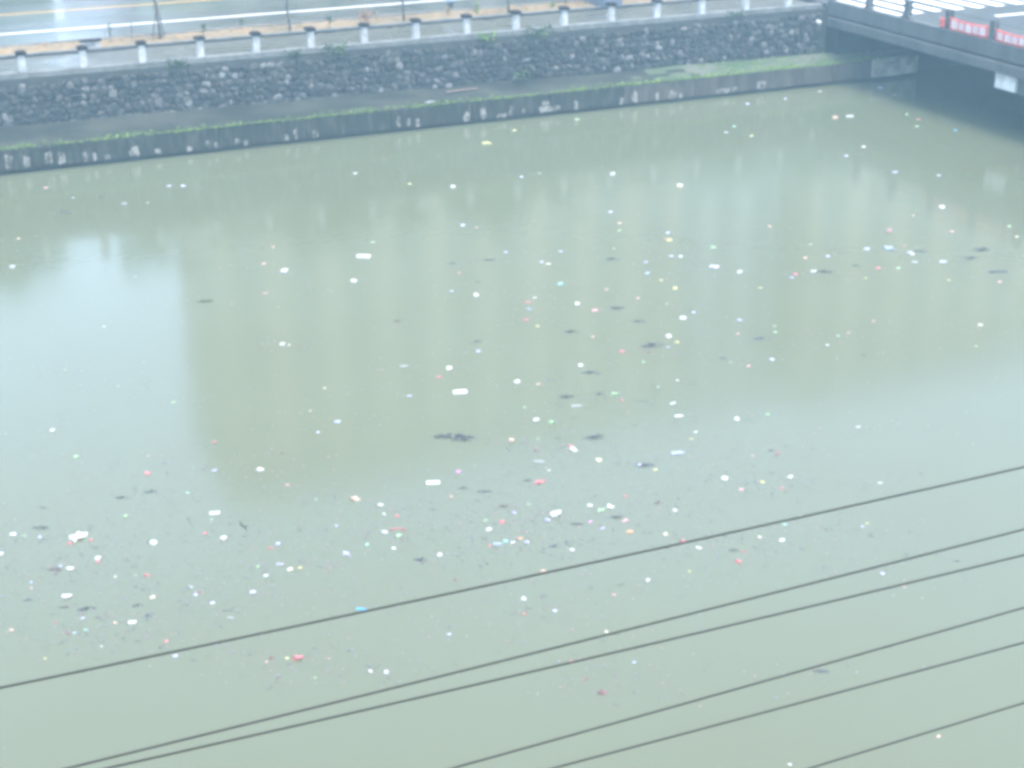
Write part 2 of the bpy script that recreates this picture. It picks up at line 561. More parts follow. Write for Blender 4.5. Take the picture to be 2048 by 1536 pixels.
# weeds hanging over the coping and on the wall
WEEDS = [(13.0, 66.98, 3.5, 0.45, 'small dark weed drooping over the pale coping by the fourth railing post'),
         (18.1, 66.98, 3.5, 0.36, 'small dark weed tuft on the coping between the fifth and sixth railing posts'),
         (20.0, 66.98, 3.5, 0.55, 'wide dark weed covering the coping left of the seventh railing post'),
         (27.3, 66.98, 3.5, 0.42, 'green weed tuft on the coping right of the ninth railing post'),
         (30.0, 66.98, 3.5, 0.60, 'bushy dark weed covering the coping right of the tenth railing post'),
         (40.6, 66.98, 3.5, 0.40, 'thin weed on the coping near the bridge corner'),
         (28.9, 66.62, 1.55, 0.55, 'green fern growing at the foot of the stone wall')]
for i, (x, y, z, s, lab) in enumerate(WEEDS):
    b = MB()
    r = random.Random(100 + i)
    for _ in range(46):
        a, e = r.uniform(0, 6.28), r.uniform(-0.5, 1.2)
        rr = s * r.random() ** 0.6
        p = Vector((rr * 1.2 * math.cos(a), -abs(rr * math.sin(a)) * 0.55 - 0.03, rr * math.sin(e) * 0.75 + 0.05))
        d = Vector((r.uniform(-1, 1), r.uniform(-1, 0.2), r.uniform(-0.6, 0.8))).normalized() * s * 0.22
        q = d.cross(Vector((r.uniform(-1, 1), 1, r.uniform(-1, 1)))).normalized() * s * 0.10
        b.quad([p - d, p + q, p + d, p - q])
    for _ in range(7):
        p = Vector((r.uniform(-0.7, 0.7) * s, -0.2 * s, r.uniform(0.0, 0.5) * s))
        b.tube([(0, 0.02, -0.02), tuple(p * 0.5 + Vector((0, 0, 0.05))), tuple(p)], 0.008, 4)
    o = link('wall_weed', b.mesh('wall_weed', M_GRASS if i == 3 else M_WEED), None, (x, y, z))
    tag(o, lab, 'weed', 'weeds on the river wall')

# ------------------------------------------------------------------ railing of pale posts
rail = empty('river_railing', (21.5, 67.2, 3.74), 'row of pale concrete railing posts with dark caps and one thin dark rail', 'railing')
pm = MB().box(-0.15, 0.15, -0.14, 0.14, -0.29, 0.71)
for vi, (vx, vy, vz) in enumerate(pm.v):
    if vz > 0:
        pm.v[vi] = (vx * 0.92, vy * 0.92, vz * 0.985)
pm = pm.mesh('post', M_CONC_W)
cm = MB()
for (e0, z0, e1, z1) in ((0.16, 0.70, 0.215, 0.735), (0.215, 0.735, 0.215, 0.83), (0.215, 0.83, 0.10, 0.88)):
    n = len(cm.v)
    cm.v += [(-e0, -e0, z0), (e0, -e0, z0), (e0, e0, z0), (-e0, e0, z0), (-e1, -e1, z1), (e1, -e1, z1), (e1, e1, z1), (-e1, e1, z1)]
    for q in ((0, 3, 2, 1), (4, 5, 6, 7), (0, 1, 5, 4), (1, 2, 6, 5), (2, 3, 7, 6), (3, 0, 4, 7)):
        cm.face(tuple(n + i for i in q))
cm = cm.mesh('post_cap', M_CAP)
px = [6.6 + 2.478 * k for k in range(-8, 16)]
for k, x in enumerate(px):
    p = link('post', pm, rail, (x, 67.15, 3.76 + rs.uniform(-0.015, 0.015)), (rs.uniform(-0.012, 0.012), rs.uniform(-0.015, 0.015), rs.uniform(-0.04, 0.04)))
    link('post_cap', cm, p, local=True)
    if k:
        MB().tube([(px[k - 1] + 0.14, 67.15, 4.37), ((px[k - 1] + x) / 2, 67.15, 4.36 + rs.uniform(-0.015, 0.01)), (x - 0.14, 67.15, 4.37)], 0.034, 8).build('rail', M_IRON, rail, smooth=True)
MB().tube([(px[-1] + 0.14, 67.15, 4.37), (45.9, 67.15, 4.37)], 0.034, 8).build('rail', M_IRON, rail, smooth=True)

# ------------------------------------------------------------------ bridge
BX = 46.0
br = empty('road_bridge', (52, 40, 0), 'grey concrete road bridge with zebra crossing and dark underside at the river bend', 'bridge')
MB().box(BX + 0.42, 58.6, 12, 74.0, 3.12, ZB).build('deck', M_DECK, br)
MB().box(BX, BX + 0.415, 12, 67.0, 3.19, 3.90).build('fascia_beam', M_BRIDGE, br, bevel=0.02)
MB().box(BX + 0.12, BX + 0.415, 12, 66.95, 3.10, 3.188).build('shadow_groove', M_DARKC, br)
MB().box(58.6, 59.0, 12, 67.0, 3.10, 3.90).build('fascia_beam', M_BRIDGE, br, bevel=0.02)
MB().box(BX - 0.16, BX + 0.5, 12, 66.7, 2.66, 3.098).build('edge_lip', M_BRIDGE, br, bevel=0.02)
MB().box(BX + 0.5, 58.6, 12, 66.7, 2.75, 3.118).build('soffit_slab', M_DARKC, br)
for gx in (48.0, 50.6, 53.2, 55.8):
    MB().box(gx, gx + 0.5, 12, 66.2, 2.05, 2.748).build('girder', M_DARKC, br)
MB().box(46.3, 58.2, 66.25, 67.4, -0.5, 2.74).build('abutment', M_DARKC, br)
MB().box(46.2, 58.3, 52.78, 54.10, 1.90, 2.655).build('pier_cap', M_LIME, br, bevel=0.02)
MB().box(46.32, 47.2, 30.0, 52.775, 1.86, 2.655).build('edge_girder', M_BRIDGE, br, bevel=0.02)
for cx in (48.2, 52.2, 56.2):
    cyl = MB()
    cyl.tube([(cx, 53.45, -0.6), (cx, 53.45, 1.9)], 0.5, 20)
    cyl.build('pier_column', M_DARKC, br, smooth=False)
ppost = MB().box(-0.14, 0.14, -0.15, 0.15, 0, 0.80)
ppost.box(-0.11, 0.11, -0.12, 0.12, 0.802, 0.85)
ppost = ppost.mesh('parapet_post', M_BRIDGE)
haunch = MB()
haunch.v = [(-0.10, -0.45, 0), (0.10, -0.45, 0), (0.10, 0.45, 0), (-0.10, 0.45, 0), (-0.10, -0.16, 0.16), (0.10, -0.16, 0.16), (0.10, 0.16, 0.16), (-0.10, 0.16, 0.16)]
for q in ((0, 3, 2, 1), (4, 5, 6, 7), (0, 1, 5, 4), (1, 2, 6, 5), (2, 3, 7, 6), (3, 0, 4, 7)):
    haunch.face(q)
haunch = haunch.mesh('post_foot', M_BRIDGE)
py = [66.75 - 3.06 * k for k in range(18)]
for k, y in enumerate(py):
    for x in (BX + 0.2, 58.8):
        p = link('parapet_post', ppost, br, (x, y, 3.902))
        if k:
            link('post_foot', haunch, p, local=True)
            if x < 50:
                MB().tube([(x, y + 0.16, 4.66), (x, py[k - 1] - 0.16, 4.66)], 0.014, 6).build('parapet_rail', M_BRIDGE, br)
            else:
                MB().tube([(x, y + 0.16, 4.66), (x, py[k - 1] - 0.16, 4.66)], 0.014, 6).build('parapet_rail', M_BRIDGE, br)
for k in range(8):
    xs = 47.28 + 1.25 * k
    strip('crossing_stripe', xs, xs + 0.56, 63.15 + rs.uniform(-0.08, 0.08), 68.7, ZB + 0.004, M_WHITE, br)
strip('stop_line', 51.5, 57.6, 60.66, 60.9, ZB + 0.004, M_WHITE, br)


def banner(name, ya, yb, za, zb, label, glyphs, seed):
    """Red cloth hung on the parapet at x = BX+0.05; ya > yb (farther to nearer); white brush-like characters."""
    r = random.Random(seed)
    root = empty(name, (BX + 0.04, (ya + yb) / 2, za), label, 'banner', 'red banners on the bridge parapet')
    b = MB()
    nx, nz = 22, 5
    def pos(u, w, off=0.0):
        y = ya + (yb - ya) * u
        z = za + (zb - za) * w - 0.05 * math.sin(math.pi * u) * (0.4 + w)
        x = BX + 0.035 + 0.03 * math.sin(u * 17 + seed) * (0.4 + 0.6 * (1 - w)) - off
        return (x, y, z)
    for i in range(nx + 1):
        for j in range(nz + 1):
            b.v.append(pos(i / nx, j / nz))
    for i in range(nx):
        for j in range(nz):
            a = i * (nz + 1) + j
            b.face((a, a + 1, a + nz + 2, a + nz + 1))
    o = b.build('cloth', M_RED, root, smooth=True)
    so = o.modifiers.new('thickness', 'SOLIDIFY')
    so.thickness = 0.006
    for g in range(glyphs):
        u0 = 0.05 + 0.92 * g / glyphs
        w = 0.84 / glyphs
        gb = MB()
        for s in range(5):
            if s % 2 == 0:
                c = 0.2 + 0.3 * (s // 2) + r.uniform(-0.05, 0.05)
                ua, ub, wa, wb = u0 + w * (c - 0.11), u0 + w * (c + 0.11), r.uniform(0.12, 0.22), r.uniform(0.78, 0.9)
            else:
                c = 0.35 + 0.3 * (s // 2) + r.uniform(-0.05, 0.05)
                ua, ub, wa, wb = u0 + w * 0.05, u0 + w * r.uniform(0.7, 0.95), c - 0.055, c + 0.055
            K = 3
            for k in range(K):
                a, c2 = ua + (ub - ua) * k / K, ua + (ub - ua) * (k + 1) / K
                off = 0.008 + 0.002 * s
                gb.quad([pos(a, wa, off), pos(c2, wa, off), pos(c2, wb, off), pos(a, wb, off)])
        gb.build('lettering', M_LETTER, root)
    for (y, z) in ((ya, zb), (yb, zb), (ya, za), (yb, za)):
        MB().tube([(BX + 0.04, y, z - 0.03), (BX + 0.05, y + (0.12 if y == ya else -0.12), z)], 0.008, 5).build('tie_cord', M_ROPE, root)


banner('banner', 57.32, 54.72, 3.93, 4.50, 'red cloth banner with pale lettering between two grey bridge posts', 5, 3)
banner('banner', 54.20, 51.66, 3.93, 4.46, 'red cloth banner with pale lettering cut off by the picture edge', 5, 8)
banner('banner', 58.0, 57.66, 3.95, 4.42, 'narrow orange red strip of banner folded left of a bridge post', 0, 5)


# ------------------------------------------------------------------ saplings and shrubs on the planting strip
def leaf_cloud(b, clumps, n, size, r):
    for _ in range(n):
        c, rad = r.choice(clumps)
        d = Vector((r.gauss(0, 1), r.gauss(0, 1), r.gauss(0, 1))).normalized() * rad * r.random() ** 0.4
        p = Vector(c) + Vector((d.x, d.y, d.z * 0.8))
        a = Vector((r.uniform(-1, 1), r.uniform(-1, 1), r.uniform(-0.6, 0.6))).normalized() * size * r.uniform(0.6, 1.2)
        q = a.cross(Vector((r.uniform(-1, 1), r.uniform(-1, 1), r.uniform(-1, 1)))).normalized() * size * 0.45
        b.quad([p - a, p + q, p + a, p - q])


def sapling(x, y, lab, rad, h, stakes, seed):
    r = random.Random(seed)
    t = empty('street_tree', (x, y, ZB + 0.03), lab, 'tree', 'young trees on the planting strip')
    z0 = ZB - 0.05
    top = ZB + h
    trunk = MB()
    pts = [(x + 0.05 * math.sin(k * 1.3 + seed), y + 0.04 * math.cos(k + seed), z0 + (top - z0) * k / 6) for k in range(7)]
    trunk.tube(pts, [rad * (1.15 - 0.1 * k) for k in range(7)], 9)
    clumps = []
    for k in range(7):
        a = k * 2.4 + seed
        st = Vector(pts[3 + k % 3])
        en = st + Vector((math.cos(a) * r.uniform(0.5, 1.1), math.sin(a) * r.uniform(0.5, 1.1), r.uniform(0.5, 1.1)))
        trunk.tube([st, st * 0.5 + en * 0.5 + Vector((0, 0, 0.1)), en], [rad * 0.5, rad * 0.35, rad * 0.15], 6)
        clumps.append((tuple(en), r.uniform(0.45, 0.75)))
    trunk.build('trunk', M_BARK, t, smooth=True)
    c = MB()
    leaf_cloud(c, clumps, 420, 0.11, r)
    c.build('crown', M_CROWN, t)
    for (dx, dy, hh) in stakes:
        MB().tube([(x + dx, y + dy, z0), (x + 0.03, y - 0.03, ZB + hh)], 0.032, 7).build('stake', M_STAKE, t, smooth=True)


sapling(13.38, 72.75, 'young tree propped by two leaning stakes on the earth strip', 0.055, 3.6, [(-0.34, 0.0, 1.75), (0.30, 0.35, 1.7)], 1)
sapling(19.40, 72.15, 'thin young tree with reddish bark behind the sixth railing post', 0.05, 3.4, [], 2)
sapling(25.21, 72.35, 'slim young tree behind the eighth railing post', 0.05, 3.4, [], 3)
sapling(30.62, 71.95, 'young tree rising just behind the tenth railing post', 0.065, 3.6, [], 4)
sapling(34.30, 73.2, 'pale young tree left of the blue grey metal box', 0.05, 3.4, [], 6)


def shrub(x, y, h, w, lab, seed, material, n=70, stem=0.4):
    r = random.Random(seed)
    t = empty('shrub', (x, y, ZB + 0.03), lab, 'shrub', 'small plants on the earth strip')
    b = MB()
    b.tube([(x, y, ZB), (x + 0.02, y, ZB + h * 0.5), (x + 0.03, y + 0.02, ZB + h * 0.95)], [0.018, 0.014, 0.008], 6)
    for k in range(5):
        a = k * 1.3 + seed
        b.tube([(x, y, ZB + h * 0.35), (x + math.cos(a) * w * 0.35, y + math.sin(a) * w * 0.35, ZB + h * (0.6 + 0.06 * k))], [0.01, 0.005], 5)
    b.build('stem', M_BARK, t)
    c = MB()
    leaf_cloud(c, [((x + r.uniform(-0.3, 0.3) * w, y + r.uniform(-0.3, 0.3) * w, ZB + h * r.uniform(stem, 1.0)), w * 0.32) for _ in range(6)], n, 0.055 + 0.03 * w, r)
    c.build('leaves', material, t)


M_BRONZE = mat('bronze_leaves', (0.2, 0.1, 0.06), 0.8, island=[(0.0, (0.12, 0.07, 0.05)), (0.6, (0.28, 0.14, 0.08)), (1.0, (0.13, 0.14, 0.06))])
shrub(21.26, 71.75, 0.78, 0.36, 'small dark round headed plant left of the seventh railing post', 31, M_WEED, 60, 0.6)
shrub(23.3, 72.2, 0.62, 0.95, 'low bronze and green bush directly behind the seventh railing post', 32, M_BRONZE, 130, 0.3)
shrub(27.6, 72.6, 0.45, 0.35, 'orange brown dry plant left of the ninth railing post', 33, M_LEAFL, 50, 0.3)
shrub(29.19, 72.75, 0.62, 0.32, 'upright green plant between the ninth and tenth railing posts', 34, M_GRASS, 60, 0.2)
shrub(15.4, 72.6, 0.55, 0.35, 'small dull plant left of the fifth railing post', 35, M_WEED, 50, 0.4)
shrub(17.3, 72.9, 0.6, 0.3, 'thin grey stemmed plant right of the fifth railing post', 36, M_WEED, 30, 0.5)
shrub(11.16, 72.75, 0.85, 0.28, 'spindly plant beside the low bench on the earth strip', 37, M_WEED, 26, 0.6)
shrub(33.2, 72.3, 0.4, 0.35, 'yellowish low plant behind the eleventh railing post', 38, M_GRASS, 50, 0.2)
st = MB().tube([(12.15, 72.8, ZB), (12.17, 72.8, ZB + 0.92)], 0.022, 7).build('wooden_stake', M_STAKE)
tag(st, 'single thin upright stake behind the third railing post', 'stake')

# low bench: dark slab on pale blocks
bn = empty('stone_bench', (10.2, 71.9, ZB), 'low bench with dark slab seat and pale block base behind the railing', 'bench')
MB().box(9.62, 10.62, 71.68, 72.1, ZB + 0.36, ZB + 0.43).build('seat_slab', M_CAP, bn, bevel=0.012)
MB().box(9.72, 9.95, 71.72, 72.06, ZB + 0.0, ZB + 0.358).build('block', M_CONC_W, bn, bevel=0.012)
MB().box(10.30, 10.53, 71.72, 72.06, ZB + 0.0, ZB + 0.358).build('block', M_CONC_W, bn, bevel=0.012)
MB().box(9.952, 10.298, 71.82, 71.94, ZB + 0.0, ZB + 0.33).build('back_panel', M_CONC_W, bn)

# metal roadside box
cb = empty('metal_cabinet', (35.9, 72.2, ZB), 'blue grey metal roadside box behind the twelfth railing post, cut off by picture top', 'cabinet')
MB().box(35.5, 36.5, 71.15, 73.5, ZB + 0.1, ZB + 1.75).build('body', M_CAB, cb, bevel=0.02)
MB().box(35.45, 36.55, 71.1, 73.55, ZB, ZB + 0.098).build('plinth', M_CONC, cb)
MB().box(35.42, 36.58, 71.07, 73.58, ZB + 1.752, ZB + 1.83).build('roof', M_CAB, cb, bevel=0.02)
for k in range(2):
    d = MB().box(35.55 + 0.46 * k, 35.98 + 0.46 * k, 71.125, 71.148, ZB + 0.18, ZB + 1.65).build('door', M_CAB, cb, bevel=0.006)
    MB().box(35.92 + 0.1 * k, 35.95 + 0.1 * k, 71.09, 71.124, ZB + 0.85, ZB + 1.0).build('handle', M_IRON, d)
for k in range(3):
    MB().box(35.478, 35.498, 71.25 + 0.75 * k, 71.9 + 0.75 * k, ZB + 0.2, ZB + 1.65).build('side_panel', M_CAB, cb, bevel=0.006)

# ------------------------------------------------------------------ person on the kerb (only the legs and coat hem reach into the picture)
PX, PY = 28.36, 74.2
M_SKIN = mat('skin', (0.45, 0.29, 0.21), 0.6)
M_TROUS = mat('dark_trousers', (0.025, 0.03, 0.05), 0.85)
M_COAT = mat('pale_blue_raincoat', (0.42, 0.52, 0.70), 0.45, var=(0.36, 0.45, 0.62), scale=4)
M_HAIR = mat('black_hair', (0.015, 0.013, 0.012), 0.6)
person = empty('person', (PX, PY, ZB), 'person in dark trousers and long pale blue raincoat at the road edge', 'person')


def skinned(name, verts, edges, m, parent, sub=1, root=0):
    me = bpy.data.meshes.new(name)
    me.from_pydata([v[:3] for v in verts], edges, [])
    me.materials.append(m)
    o = link(name, me, parent)
    sk = o.modifiers.new('skin', 'SKIN')
    sk.use_smooth_shade = True
    if not me.skin_vertices:
        me.skin_vertices.new()
    for i, v in enumerate(verts):
        d = me.skin_vertices[0].data[i]
        d.radius = (v[3], v[4] if len(v) > 4 else v[3])
        d.use_root = i == root
    ss = o.modifiers.new('smooth', 'SUBSURF')
    ss.levels = ss.render_levels = sub
    return o


P = lambda x, y, z, a, b=None: (PX + x, PY + y, ZB + z, a, b if b else a)
verts = [P(0, 0, 0.92, 0.15, 0.11), P(0, 0, 1.12, 0.135, 0.10), P(0, -0.01, 1.30, 0.16, 0.11), P(0, -0.01, 1.42, 0.085, 0.075), P(0, -0.02, 1.49, 0.055), P(0, -0.03, 1.58, 0.085, 0.095), P(0, -0.025, 1.68, 0.065, 0.075)]
edges = [(0, 1), (1, 2), (2, 3), (3, 4), (4, 5), (5, 6)]
for s in (-1, 1):
    n = len(verts)
    yy = -0.10 if s < 0 else 0.14
    verts += [P(s * 0.09, 0, 0.84, 0.09), P(s * 0.10, yy * 0.45 - 0.02, 0.47, 0.062), P(s * 0.10, yy * 0.8, 0.26, 0.056), P(s * 0.10, yy, 0.08, 0.042), P(s * 0.105, yy - 0.05, 0.04, 0.040, 0.035), P(s * 0.12, yy - 0.17, 0.032, 0.042, 0.028)]
    edges += [(0, n), (n, n + 1), (n + 1, n + 2), (n + 2, n + 3), (n + 3, n + 4), (n + 4, n + 5)]
    n = len(verts)
    verts += [P(s * 0.19, 0, 1.38, 0.055), P(s * 0.24, 0.02, 1.12, 0.045), P(s * 0.25, -0.05 * s - 0.03, 0.90, 0.034), P(s * 0.25, -0.05 * s - 0.05, 0.82, 0.034, 0.02)]
    edges += [(2, n), (n, n + 1), (n + 1, n + 2), (n + 2, n + 3)]
    h = n + 3
    for k in range(4):
        m0 = len(verts)
        fy = -0.05 * s - 0.08 + 0.02 * k
        ln = (0.062, 0.072, 0.068, 0.052)[k]
        verts += [P(s * 0.25, fy, 0.785, 0.0095), P(s * 0.248, fy, 0.785 - ln * 0.55, 0.009), P(s * 0.235, fy, 0.785 - ln, 0.008)]
        edges += [(h, m0), (m0, m0 + 1), (m0 + 1, m0 + 2)]
    m0 = len(verts)
    verts += [P(s * 0.235, -0.05 * s - 0.095, 0.825, 0.011), P(s * 0.225, -0.05 * s - 0.105, 0.785, 0.009)]
    edges += [(h, m0), (m0, m0 + 1)]
body = skinned('body', verts, edges, M_SKIN, person)
M_SKIN_T = body.data
body.data.materials.clear()
# trousers, skin and shoes belong to one body mesh coloured by height
mb = bpy.data.materials.new('body_and_trousers')
mb.use_nodes = True
tt = mb.node_tree
g = tt.nodes.new('ShaderNodeNewGeometry')
sx = tt.nodes.new('ShaderNodeSeparateXYZ')
tt.links.new(g.outputs['Position'], sx.inputs[0])
gt = tt.nodes.new('ShaderNodeMath')
gt.operation = 'GREATER_THAN'
gt.inputs[1].default_value = ZB + 0.74
tt.links.new(sx.outputs['Z'], gt.inputs[0])
mx = tt.nodes.new('ShaderNodeMix')
mx.data_type = 'RGBA'
mx.inputs['A'].default_value = lin(0.025, 0.03, 0.05)
mx.inputs['B'].default_value = lin(0.45, 0.29, 0.21)
tt.links.new(gt.outputs[0], mx.inputs['Factor'])
tt.links.new(mx.outputs['Result'], tt.nodes['Principled BSDF'].inputs['Base Color'])
tt.nodes['Principled BSDF'].inputs['Roughness'].default_value = 0.75
body.data.materials.append(mb)
cb_ = MB()
seg = 20
rings = [(0.50, 0.27, 0.24), (0.62, 0.255, 0.225), (0.85, 0.225, 0.185), (1.05, 0.205, 0.165), (1.25, 0.215, 0.16), (1.38, 0.20, 0.135), (1.45, 0.11, 0.10)]
for z, rx, ry in rings:
    for k in range(seg):
        a = 2 * math.pi * k / seg
        f = 1 + 0.05 * math.sin(5 * a + z * 4) * (1.4 - z)
        cb_.v.append((PX + rx * f * math.cos(a), PY + 0.01 + ry * f * math.sin(a), ZB + z))
for i in range(len(rings) - 1):
    for k in range(seg):
        k2 = (k + 1) % seg
        cb_.face((i * seg + k, i * seg + k2, (i + 1) * seg + k2, (i + 1) * seg + k))
coat = cb_.build('raincoat', M_COAT, person, smooth=True)
coat.modifiers.new('thickness', 'SOLIDIFY').thickness = 0.008
for s in (-1, 1):
    MB().tube([(PX + s * 0.18, PY, ZB + 1.39), (PX + s * 0.245, PY + 0.02, ZB + 1.12), (PX + s * 0.255, PY - 0.05 * s - 0.03, ZB + 0.9)], [0.085, 0.068, 0.058], 10).build('sleeve', M_COAT, person, smooth=True)
hb = MB()
for i in range(6):
    t = i / 5 * 1.25
    for k in range(12):
        a = 2 * math.pi * k / 12
        hb.v.append((PX + 0.098 * math.sin(t + 0.15) * math.cos(a), PY - 0.005 + 0.108 * math.sin(t + 0.15) * math.sin(a), ZB + 1.635 + 0.12 * math.cos(t) - 0.05 * (math.sin(a) > 0.2) * (i == 5)))
for i in range(5):
    for k in range(12):
        k2 = (k + 1) % 12
        hb.face((i * 12 + k, (i + 1) * 12 + k, (i + 1) * 12 + k2, i * 12 + k2))
hb.face(tuple(range(12)))
hb.build('hair', M_HAIR, person, smooth=True)
for s in (-1, 1):
    MB().tube([(PX + s * 0.034, PY - 0.112, ZB + 1.605), (PX + s * 0.034, PY - 0.122, ZB + 1.605)], 0.011, 8).build('eye', M_HAIR, person)
MB().tube([(PX, PY - 0.115, ZB + 1.60), (PX, PY - 0.145, ZB + 1.565), (PX, PY - 0.118, ZB + 1.558)], [0.008, 0.015, 0.012], 8).build('nose', M_SKIN, person, smooth=True)
MB().tube([(PX - 0.026, PY - 0.112, ZB + 1.528), (PX, PY - 0.12, ZB + 1.525), (PX + 0.026, PY - 0.112, ZB + 1.528)], 0.006, 6).build('mouth', mat('lips', (0.35, 0.14, 0.12), 0.5), person)

# ------------------------------------------------------------------ beyond the road: trees and blocks that the water mirrors
def big_tree(seed, h, w):
    r = random.Random(seed)
    t = bpy.data.objects.new('leafy_tree', None)
    COL.objects.link(t)
    b = MB()
    b.tube([(0, 0, -0.1), (0.08, 0.03, h * 0.25), (0.0, 0.1, h * 0.55), (0.1, 0.05, h * 0.8)], [0.24, 0.19, 0.13, 0.05], 9)
    cl = []
    for k in range(11):
        a = k * 2.39996
        z0 = h * (0.28 + 0.4 * k / 11)
        rr = w * (0.55 + 0.45 * math.sin(math.pi * (k + 1) / 12)) * r.uniform(0.6, 0.95)
        e = (math.cos(a) * rr, math.sin(a) * rr, z0 + h * r.uniform(0.12, 0.3))
        b.tube([(0, 0, z0), (e[0] * 0.5, e[1] * 0.5, z0 + (e[2] - z0) * 0.65), e], [0.09, 0.06, 0.025], 6)
        cl.append((e, r.uniform(0.9, 1.45) * w / 2.6))
    cl.append(((0, 0, h * 0.9), w * 0.4))
    b.build('trunk', M_BARK, t, smooth=True)
    c = MB()
    leaf_cloud(c, cl, 3200, 0.30, r)
    c.build('crown', M_CROWN, t)
    return t


def copy_tree(o, loc, rot, s):
    c = o.copy()
    COL.objects.link(c)
    c.location, c.rotation_euler, c.scale = loc, (0, 0, rot), s
    for ch in o.children:
        k = ch.copy()
        COL.objects.link(k)
        k.parent = c
    return c


protos = [big_tree(51, 8.6, 2.7), big_tree(52, 9.4, 3.0)]
rt_ = random.Random(77)
TREES = [(-6, 12.6, 1), (1.0, 12.2, 1), (7.2, 12.4, 0.85), (15.6, 12.0, 0.5), (21.6, 10.0, 0.6), (25.0, 10.6, 0.8), (29.0, 11.6, 0.8), (33.0, 9.6, 0.8), (38.2, 12.2, 0.8), (42.6, 10.0, 0.8), (46.6, 9.4, 0.8), (50.6, 10.4, 0.8), (54.6, 9.6, 0.8), (58.6, 11.2, 0.8), (62.8, 10.4, 0.8), (67.0, 12.0, 0.75), (72.5, 12.6, 0.8), (78.0, 15.0, 0.9), (84.0, 17.0, 1), (90.5, 16.5, 1), (98, 16, 1)]
for i, (x, h, wd) in enumerate(TREES):
    p = protos[i % 2]
    s = h / (9.0 if i % 2 == 0 else 9.8)
    loc = (x, 96.4 + rt_.uniform(-0.5, 0.8), ZB)
    if i < 2:
        o = p
        o.location, o.rotation_euler, o.scale = loc, (0, 0, rt_.uniform(0, 6)), (s * wd, s * wd, s)
    else:
        o = copy_tree(p, loc, rt_.uniform(0, 6), (s * wd * rt_.uniform(0.9, 1.1), s * wd, s))
    tag(o, 'leafy green tree across the road, seen only as a reflection in the river', 'tree', 'trees mirrored in the river')


def hedge(x0, x1, h, label, seed):  # unseen hedge, added so the wet road mirrors dark areas around a bright gap
    r = random.Random(seed)
    t = empty('added_hedge', ((x0 + x1) / 2, 95.6, ZB), label, 'hedge', 'unseen hedges added to shape the road reflection')
    b = MB()
    n = int((x1 - x0) * 2)
    for i in range(n + 1):
        x = x0 + (x1 - x0) * i / n
        for (dy, z) in ((-0.5, 0.0), (-0.6, 0.5), (-0.5, 0.95), (0.0, 1.0), (0.5, 0.95), (0.6, 0.5), (0.5, 0.0)):
            k = 1 + 0.18 * noise.noise((x * 0.9, dy * 2, z * 3))
            b.v.append((x, 95.7 + dy * k, ZB - 0.05 + (h * z) * (0.9 + 0.2 * k - 0.1)))
    for i in range(n):
        for j in range(6):
            a = i * 7 + j
            b.face((a, a + 7, a + 8, a + 1))
    b.build('core', M_CROWN, t, smooth=True)
    c = MB()
    leaf_cloud(c, [((x0 + (x1 - x0) * (k + 0.5) / n, 95.4, ZB + h * r.uniform(0.3, 0.95)), 0.55) for k in range(n)], n * 22, 0.10, r)
    c.build('leaves', M_CROWN, t)


hedge(-30, 11.6, 3.4, 'long unseen hedge added to darken the wet road reflection, away from the bridge', 61)
hedge(16.2, 46, 2.6, 'unseen hedge added to darken the wet road reflection, towards the bridge', 62)
wl = empty('added_wall', (14, 95.7, ZB), 'short unseen pale wall added to brighten the road reflection between two hedges', 'wall')  # unseen wall, added so the wet road mirrors a pale patch
MB().box(12.15, 16.1, 95.55, 95.8, ZB - 0.1, ZB + 2.6).build('panel', M_CONC_W, wl)
MB().box(12.1, 16.15, 95.5, 95.85, ZB + 2.602, ZB + 2.75).build('coping', M_CONC, wl)


def block(x0, x1, y0, y1, h, floors, bays, m, label):
    t = empty('apartment_block', ((x0 + x1) / 2, y0, ZB), label, 'building')
    MB().box(x0, x1, y0, y1, ZB - 0.1, ZB + h).build('wall', m, t)
    MB().box(x0 - 0.3, x1 + 0.3, y0 - 0.3, y1 + 0.3, ZB + h + 0.002, ZB + h + 0.9).build('roof', M_CONC, t)
    fh, bw = h / floors, (x1 - x0) / bays
    wm = MB().box(-bw * 0.27, bw * 0.27, -0.03, 0.1, fh * 0.3, fh * 0.78).mesh('window', M_GLASS)
    sm = MB().box(-bw * 0.32, bw * 0.32, -0.16, 0.05, fh * 0.24, fh * 0.298).mesh('sill', M_CONC_W)
    for i in range(floors):
        for j in range(bays):
            w = link('window', wm, t, (x0 + bw * (j + 0.5), y0, ZB + fh * i))
            link('sill', sm, w, local=True)


block(22.9, 62.0, 110, 126, 35.2, 11, 9, M_FACADE, 'long beige apartment block mirrored across the middle of the river')
block(74.0, 112.0, 108, 124, 35.6, 11, 8, M_FACADE, 'beige apartment block mirrored on the bridge side of the river')
block(62.6, 73.4, 112, 126, 36.4, 11, 3, M_FACADE2, 'narrow pale grey block mirrored between the two beige blocks')

# ------------------------------------------------------------------ overhead cables near the camera
CABLES = [(10.83, 0.0013, 8.2, 'highest of the six dark cables, crossing the picture from edge to edge'),
          (10.188, 0.0007, 1.2, 'second highest dark cable, running just above a close twin'),
          (9.955, 0.0013, 11.8, 'third highest dark cable, close below the second one'),
          (9.338, 0.0008, -2.0, 'fourth dark cable from the top'),
          (9.045, 0.0008, 13.0, 'fifth dark cable from the top'),
          (8.354, 0.0006, 0.0, 'lowest dark cable, in the bottom corner towards the bridge')]
for z0, a, xm, lab in CABLES:
    pts = [(x, 9.0, z0 + a * (x - xm) ** 2) for x in [-28 + 1.5 * k for k in range(49)]]
    o = MB().tube(pts, 0.0085, 8).build('overhead_cable', M_CABLE, smooth=True)
    tag(o, lab, 'cable', 'cables over the river')

